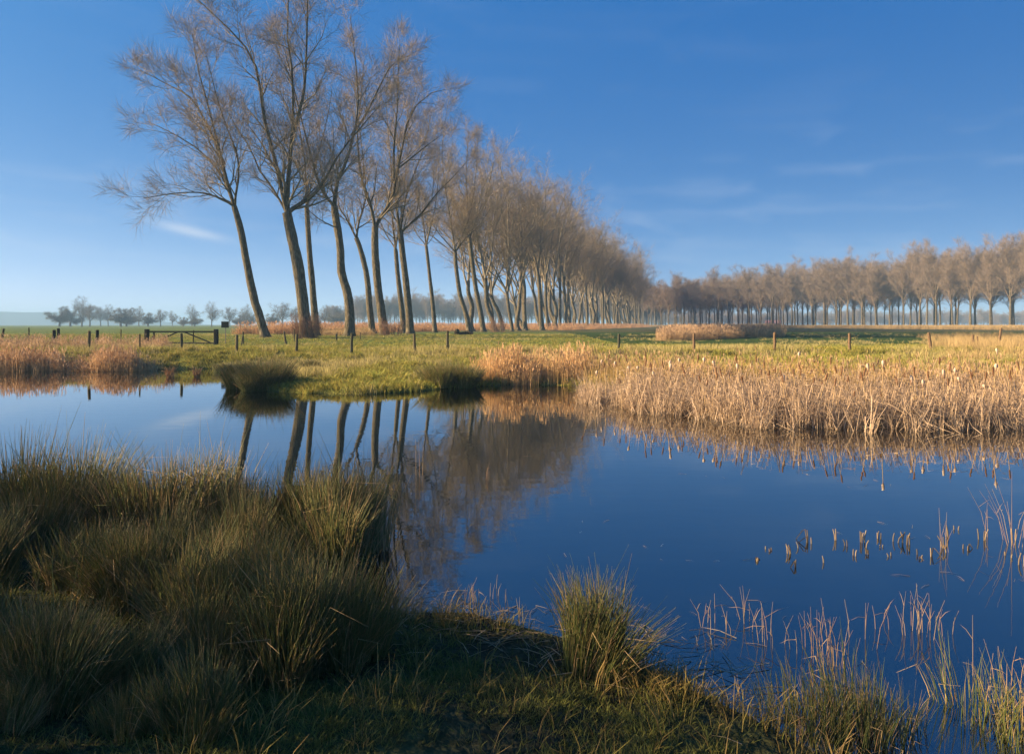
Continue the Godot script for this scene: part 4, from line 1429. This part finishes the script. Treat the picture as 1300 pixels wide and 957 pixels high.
	scatter("bank_moss", g1, p1, c1, "short mossy grass of the near bank", "grass")
	scatter("bank_tufts", g2, p2, c2, "longer grass tufts on the near bank and its edge", "grass")
	# straw litter washed up along the shore
	var sl := MB.new()
	sl.twig(Vector3(-0.13, 0, 0), Vector3(0.0, 0.012, 0.01), Vector3(0.15, 0.0, 0), 0.0032, Color(0.4, 0.31, 0.2))
	var lp := []
	var lc := PackedColorArray()
	for k in 360:
		var q := rng.randf()
		var px := rng.randf_range(490.0, 980.0)
		var base := Vector2(-0.74, 4.25).lerp(Vector2(1.2, 3.42), (px - 490.0) / 490.0)
		var x := base.x + rng.randfn() * 0.2
		var d := base.y + rng.randfn() * 0.22 + (0.06 if q > 0.7 else 0.0)
		var s := pond_distance(x, d)
		var y := maxf(ground_from(x, d, s), 0.0) + 0.008
		lp.append(Transform3D(Basis(Vector3.UP, rng.randf() * TAU) * Basis(Vector3.BACK, rng.randfn() * 0.1) * Basis().scaled(Vector3.ONE * rng.randf_range(0.25, 0.85)), Vector3(x, y, -d)))
		lc.append(Color.WHITE * rng.randf_range(0.5, 1.2))
	for k in 110:
		var d := 3.6 + pow(rng.randf(), 1.7) * 9.0
		var x := rng.randf_range(-0.3, 0.75) * d
		if pond_distance(x, d) > -0.1: continue
		lp.append(Transform3D(Basis(Vector3.UP, rng.randf() * TAU).scaled(Vector3.ONE * rng.randf_range(0.15, 0.5)), Vector3(x, 0.002, -d)))
		lc.append(Color.WHITE * rng.randf_range(0.4, 1.0))
	scatter("straw_litter", sl.mesh(M.reed), lp, lc, "pale straw litter washed up along the near shore", "straw")

# ---------------------------------------------------------------- stubs and stems in the water
func make_stubs() -> void:
	var rng := rn(240)
	var number := 0
	var px_list := [962, 975, 1003, 1012, 1019, 1023, 1029, 1047, 1062, 1076, 1088, 1092, 1098, 1101, 1106, 1116, 1121, 1129, 1137, 1148, 1154, 1170, 1173, 1181, 1198, 1202, 1206, 1214, 1225, 1230, 1250, 1282, 1287, 1296]
	for px in px_list:
		var d := 5.6 + rng.randfn() * 0.22
		var mb := MB.new()
		var h := 0.02 + 0.075 * pow(rng.randf(), 1.6)
		for q in rng.randi_range(1, 3):
			var b := Vector3(rng.randfn() * 0.015, -0.1, rng.randfn() * 0.02)
			var o := Vector3(rng.randfn() * 0.3, 0, rng.randfn() * 0.2) * h
			var col := Color(0.28, 0.21, 0.13).lerp(Color(0.09, 0.07, 0.05), rng.randf())
			if rng.randf() < 0.2:   # snapped over
				mb.blade(PackedVector3Array([b, b + Vector3(0, h + 0.1, 0) + o, b + Vector3(0, h + 0.09, 0) + o * 1.6, b + Vector3(0, 0.1, 0) + o * 3.4]), 0.009, Vector3.RIGHT, col, col, 0.7)
			else:
				mb.tube(PackedVector3Array([b, b + Vector3(0, h * 0.5 + 0.1, 0) + o * 0.5, b + Vector3(0, h + 0.1, 0) + o]), PackedFloat32Array([0.0045, 0.0045, 0.0035]), 5, col, col * 1.2)
		whole("reed_stub", mb.mesh(M.reed), Vector3(x_at(px, d), 0, -d), "broken cattail stub sticking out of the open water at right", "reed stub", "broken stubs in the water")
	# slim dry stems standing in the water
	var stems := [
		[1206, 5.45, 5, 0.30, "slanting dry stem rising from the row of stubs"], [1288, 5.6, 9, 0.62, "tall dry reed stems in the water at the right edge"], [1265, 5.8, 4, 0.42, "slim dry reed stems left of the tall ones at the right edge"],
		[912, 4.05, 9, 0.16, "small bunch of dry stems in the shallows right of the centre tussock"], [940, 4.2, 6, 0.2, "short dry stems in the shallows, middle of the front group"], [1030, 3.75, 12, 0.24, "dry stem bunch behind the left end of the low sunlit rushes"], [1062, 3.62, 14, 0.28, "dense dry stem bunch behind the low sunlit rushes"],
		[1095, 3.9, 4, 0.3, "few dry stems with one bent, behind the low sunlit rushes"], [1165, 4.05, 14, 0.27, "upright bunch of reddish stems standing alone in the water"], [1128, 4.1, 4, 0.13, "three short stems left of the upright reddish bunch"],
		[1205, 4.0, 4, 0.16, "thin short stems right of the upright reddish bunch"], [1262, 3.45, 6, 0.3, "dry stems beside the corner rushes"], [985, 3.9, 7, 0.2, "leaning dry stems left of the stem bunches"], [590, 4.5, 5, 0.14, "dark thin stems in the shallows by the mossy shore"], [617, 4.55, 6, 0.12, "short dark stems off the mossy shore"],
		[532, 8.2, 3, 0.42, "thin pale grass stalks in the water right of the left bank"], [616, 8.0, 2, 0.22, "single pale stalk in the reflected crowns"]]
	for a in stems:
		var mb := MB.new()
		for q in a[2]:
			var b := Vector3(rng.randfn() * 0.05, -0.1, rng.randfn() * 0.05)
			var h: float = a[3] * rng.randf_range(0.5, 1.1)
			var o := Vector3(rng.randfn() * 0.22, 0, rng.randfn() * 0.2) * h
			var col := Color(0.32, 0.2, 0.13).lerp(Color(0.4, 0.29, 0.17), rng.randf())
			mb.tube(PackedVector3Array([b, b + Vector3(0, 0.1 + h * 0.5, 0) + o * 0.4, b + Vector3(0, 0.1 + h, 0) + o]), PackedFloat32Array([0.002, 0.0017, 0.0008]), 4, col)
			if rng.randf() < 0.4:
				var m := b + Vector3(0, 0.1 + h * 0.6, 0) + o * 0.5
				var e := m + Vector3(rng.randfn() * 0.07, rng.randf_range(-0.04, 0.1), rng.randfn() * 0.05)
				mb.twig(m, m.lerp(e, 0.5) + Vector3(0, 0.01, 0), e, 0.0018, col)
		var p := Vector3(x_at(a[0], a[1]), 0, -a[1])
		p.y = maxf(ground(p.x, a[1]), 0.0)
		whole("dry_stems", mb.mesh(M.reed), p, a[4], "dry stems")
	# two marooned sedge tufts by the left shore
	for a in [[215, 23.6, "small straw tuft in the water off the left bank"], [249, 23.8, "bright straw tuft in the water left of the far rushes"]]:
		var mb := MB.new()
		for q in 60:
			var an := rng.randf() * TAU
			var b := Vector3(cos(an), 0, sin(an)) * rng.randf() * 0.1
			var e := b + Vector3(cos(an) * 0.25, 0, sin(an) * 0.25) * rng.randf() + Vector3(0, rng.randf_range(0.1, 0.5), 0)
			mb.twig(b, b.lerp(e, 0.5) + Vector3(0, 0.08, 0), e - Vector3(0, 0.05, 0), 0.008, Color(0.45, 0.28, 0.14) * rng.randf_range(0.7, 1.2))
		whole("sedge_tuft", mb.mesh(M.reed), Vector3(x_at(a[0], a[1]), -0.03, -a[1]), a[2], "sedge tuft", "straw tufts in the water")

# bare willow bushes on the near bank just outside the frame at left; their shade lies over the foreground
func make_willows() -> void:
	var rng := rn(260)
	var spots := [[-5.2, 2.3, 2.9, "bare willow bush left of the frame, nearest the camera"], [-5.6, 3.2, 2.7, "bare willow bush left of the frame, second from the camera"], [-5.9, 4.4, 2.0, "bare willow bush left of the frame, third from the camera"], [-6.2, 5.4, 1.7, "bare willow bush left of the frame, beside the water"]]
	for a in spots:
		var mb := MB.new()
		for k in 100:
			var an := rng.randf() * TAU
			var b := Vector3(cos(an), 0, sin(an)) * rng.randf() * 0.25 + Vector3(0, -0.05, 0)
			var h: float = a[2] * rng.randf_range(0.5, 1.05)
			var e := b + Vector3(cos(an) * 0.75, 0, sin(an) * 0.75) * rng.randf() + Vector3(0, h, 0)
			var mid := b.lerp(e, 0.5) + Vector3(rng.randfn(), 0, rng.randfn()) * 0.06
			var col := Color(0.2, 0.15, 0.08) * rng.randf_range(0.7, 1.2)
			mb.twig(b, mid, e, 0.011, col)
			for q in 9:
				var s := mid.lerp(e, rng.randf_range(-0.6, 0.9))
				var t := s + Vector3(rng.randfn() * 0.16, rng.randf_range(0.1, 0.45), rng.randfn() * 0.16)
				mb.twig(s, s.lerp(t, 0.5) + Vector3(rng.randfn(), 0, rng.randfn()) * 0.02, t, 0.005, col)
		whole("willow_bush", mb.mesh(M.twig), on_ground(a[0], a[1]), a[3], "bush", "willow bushes on the near bank")
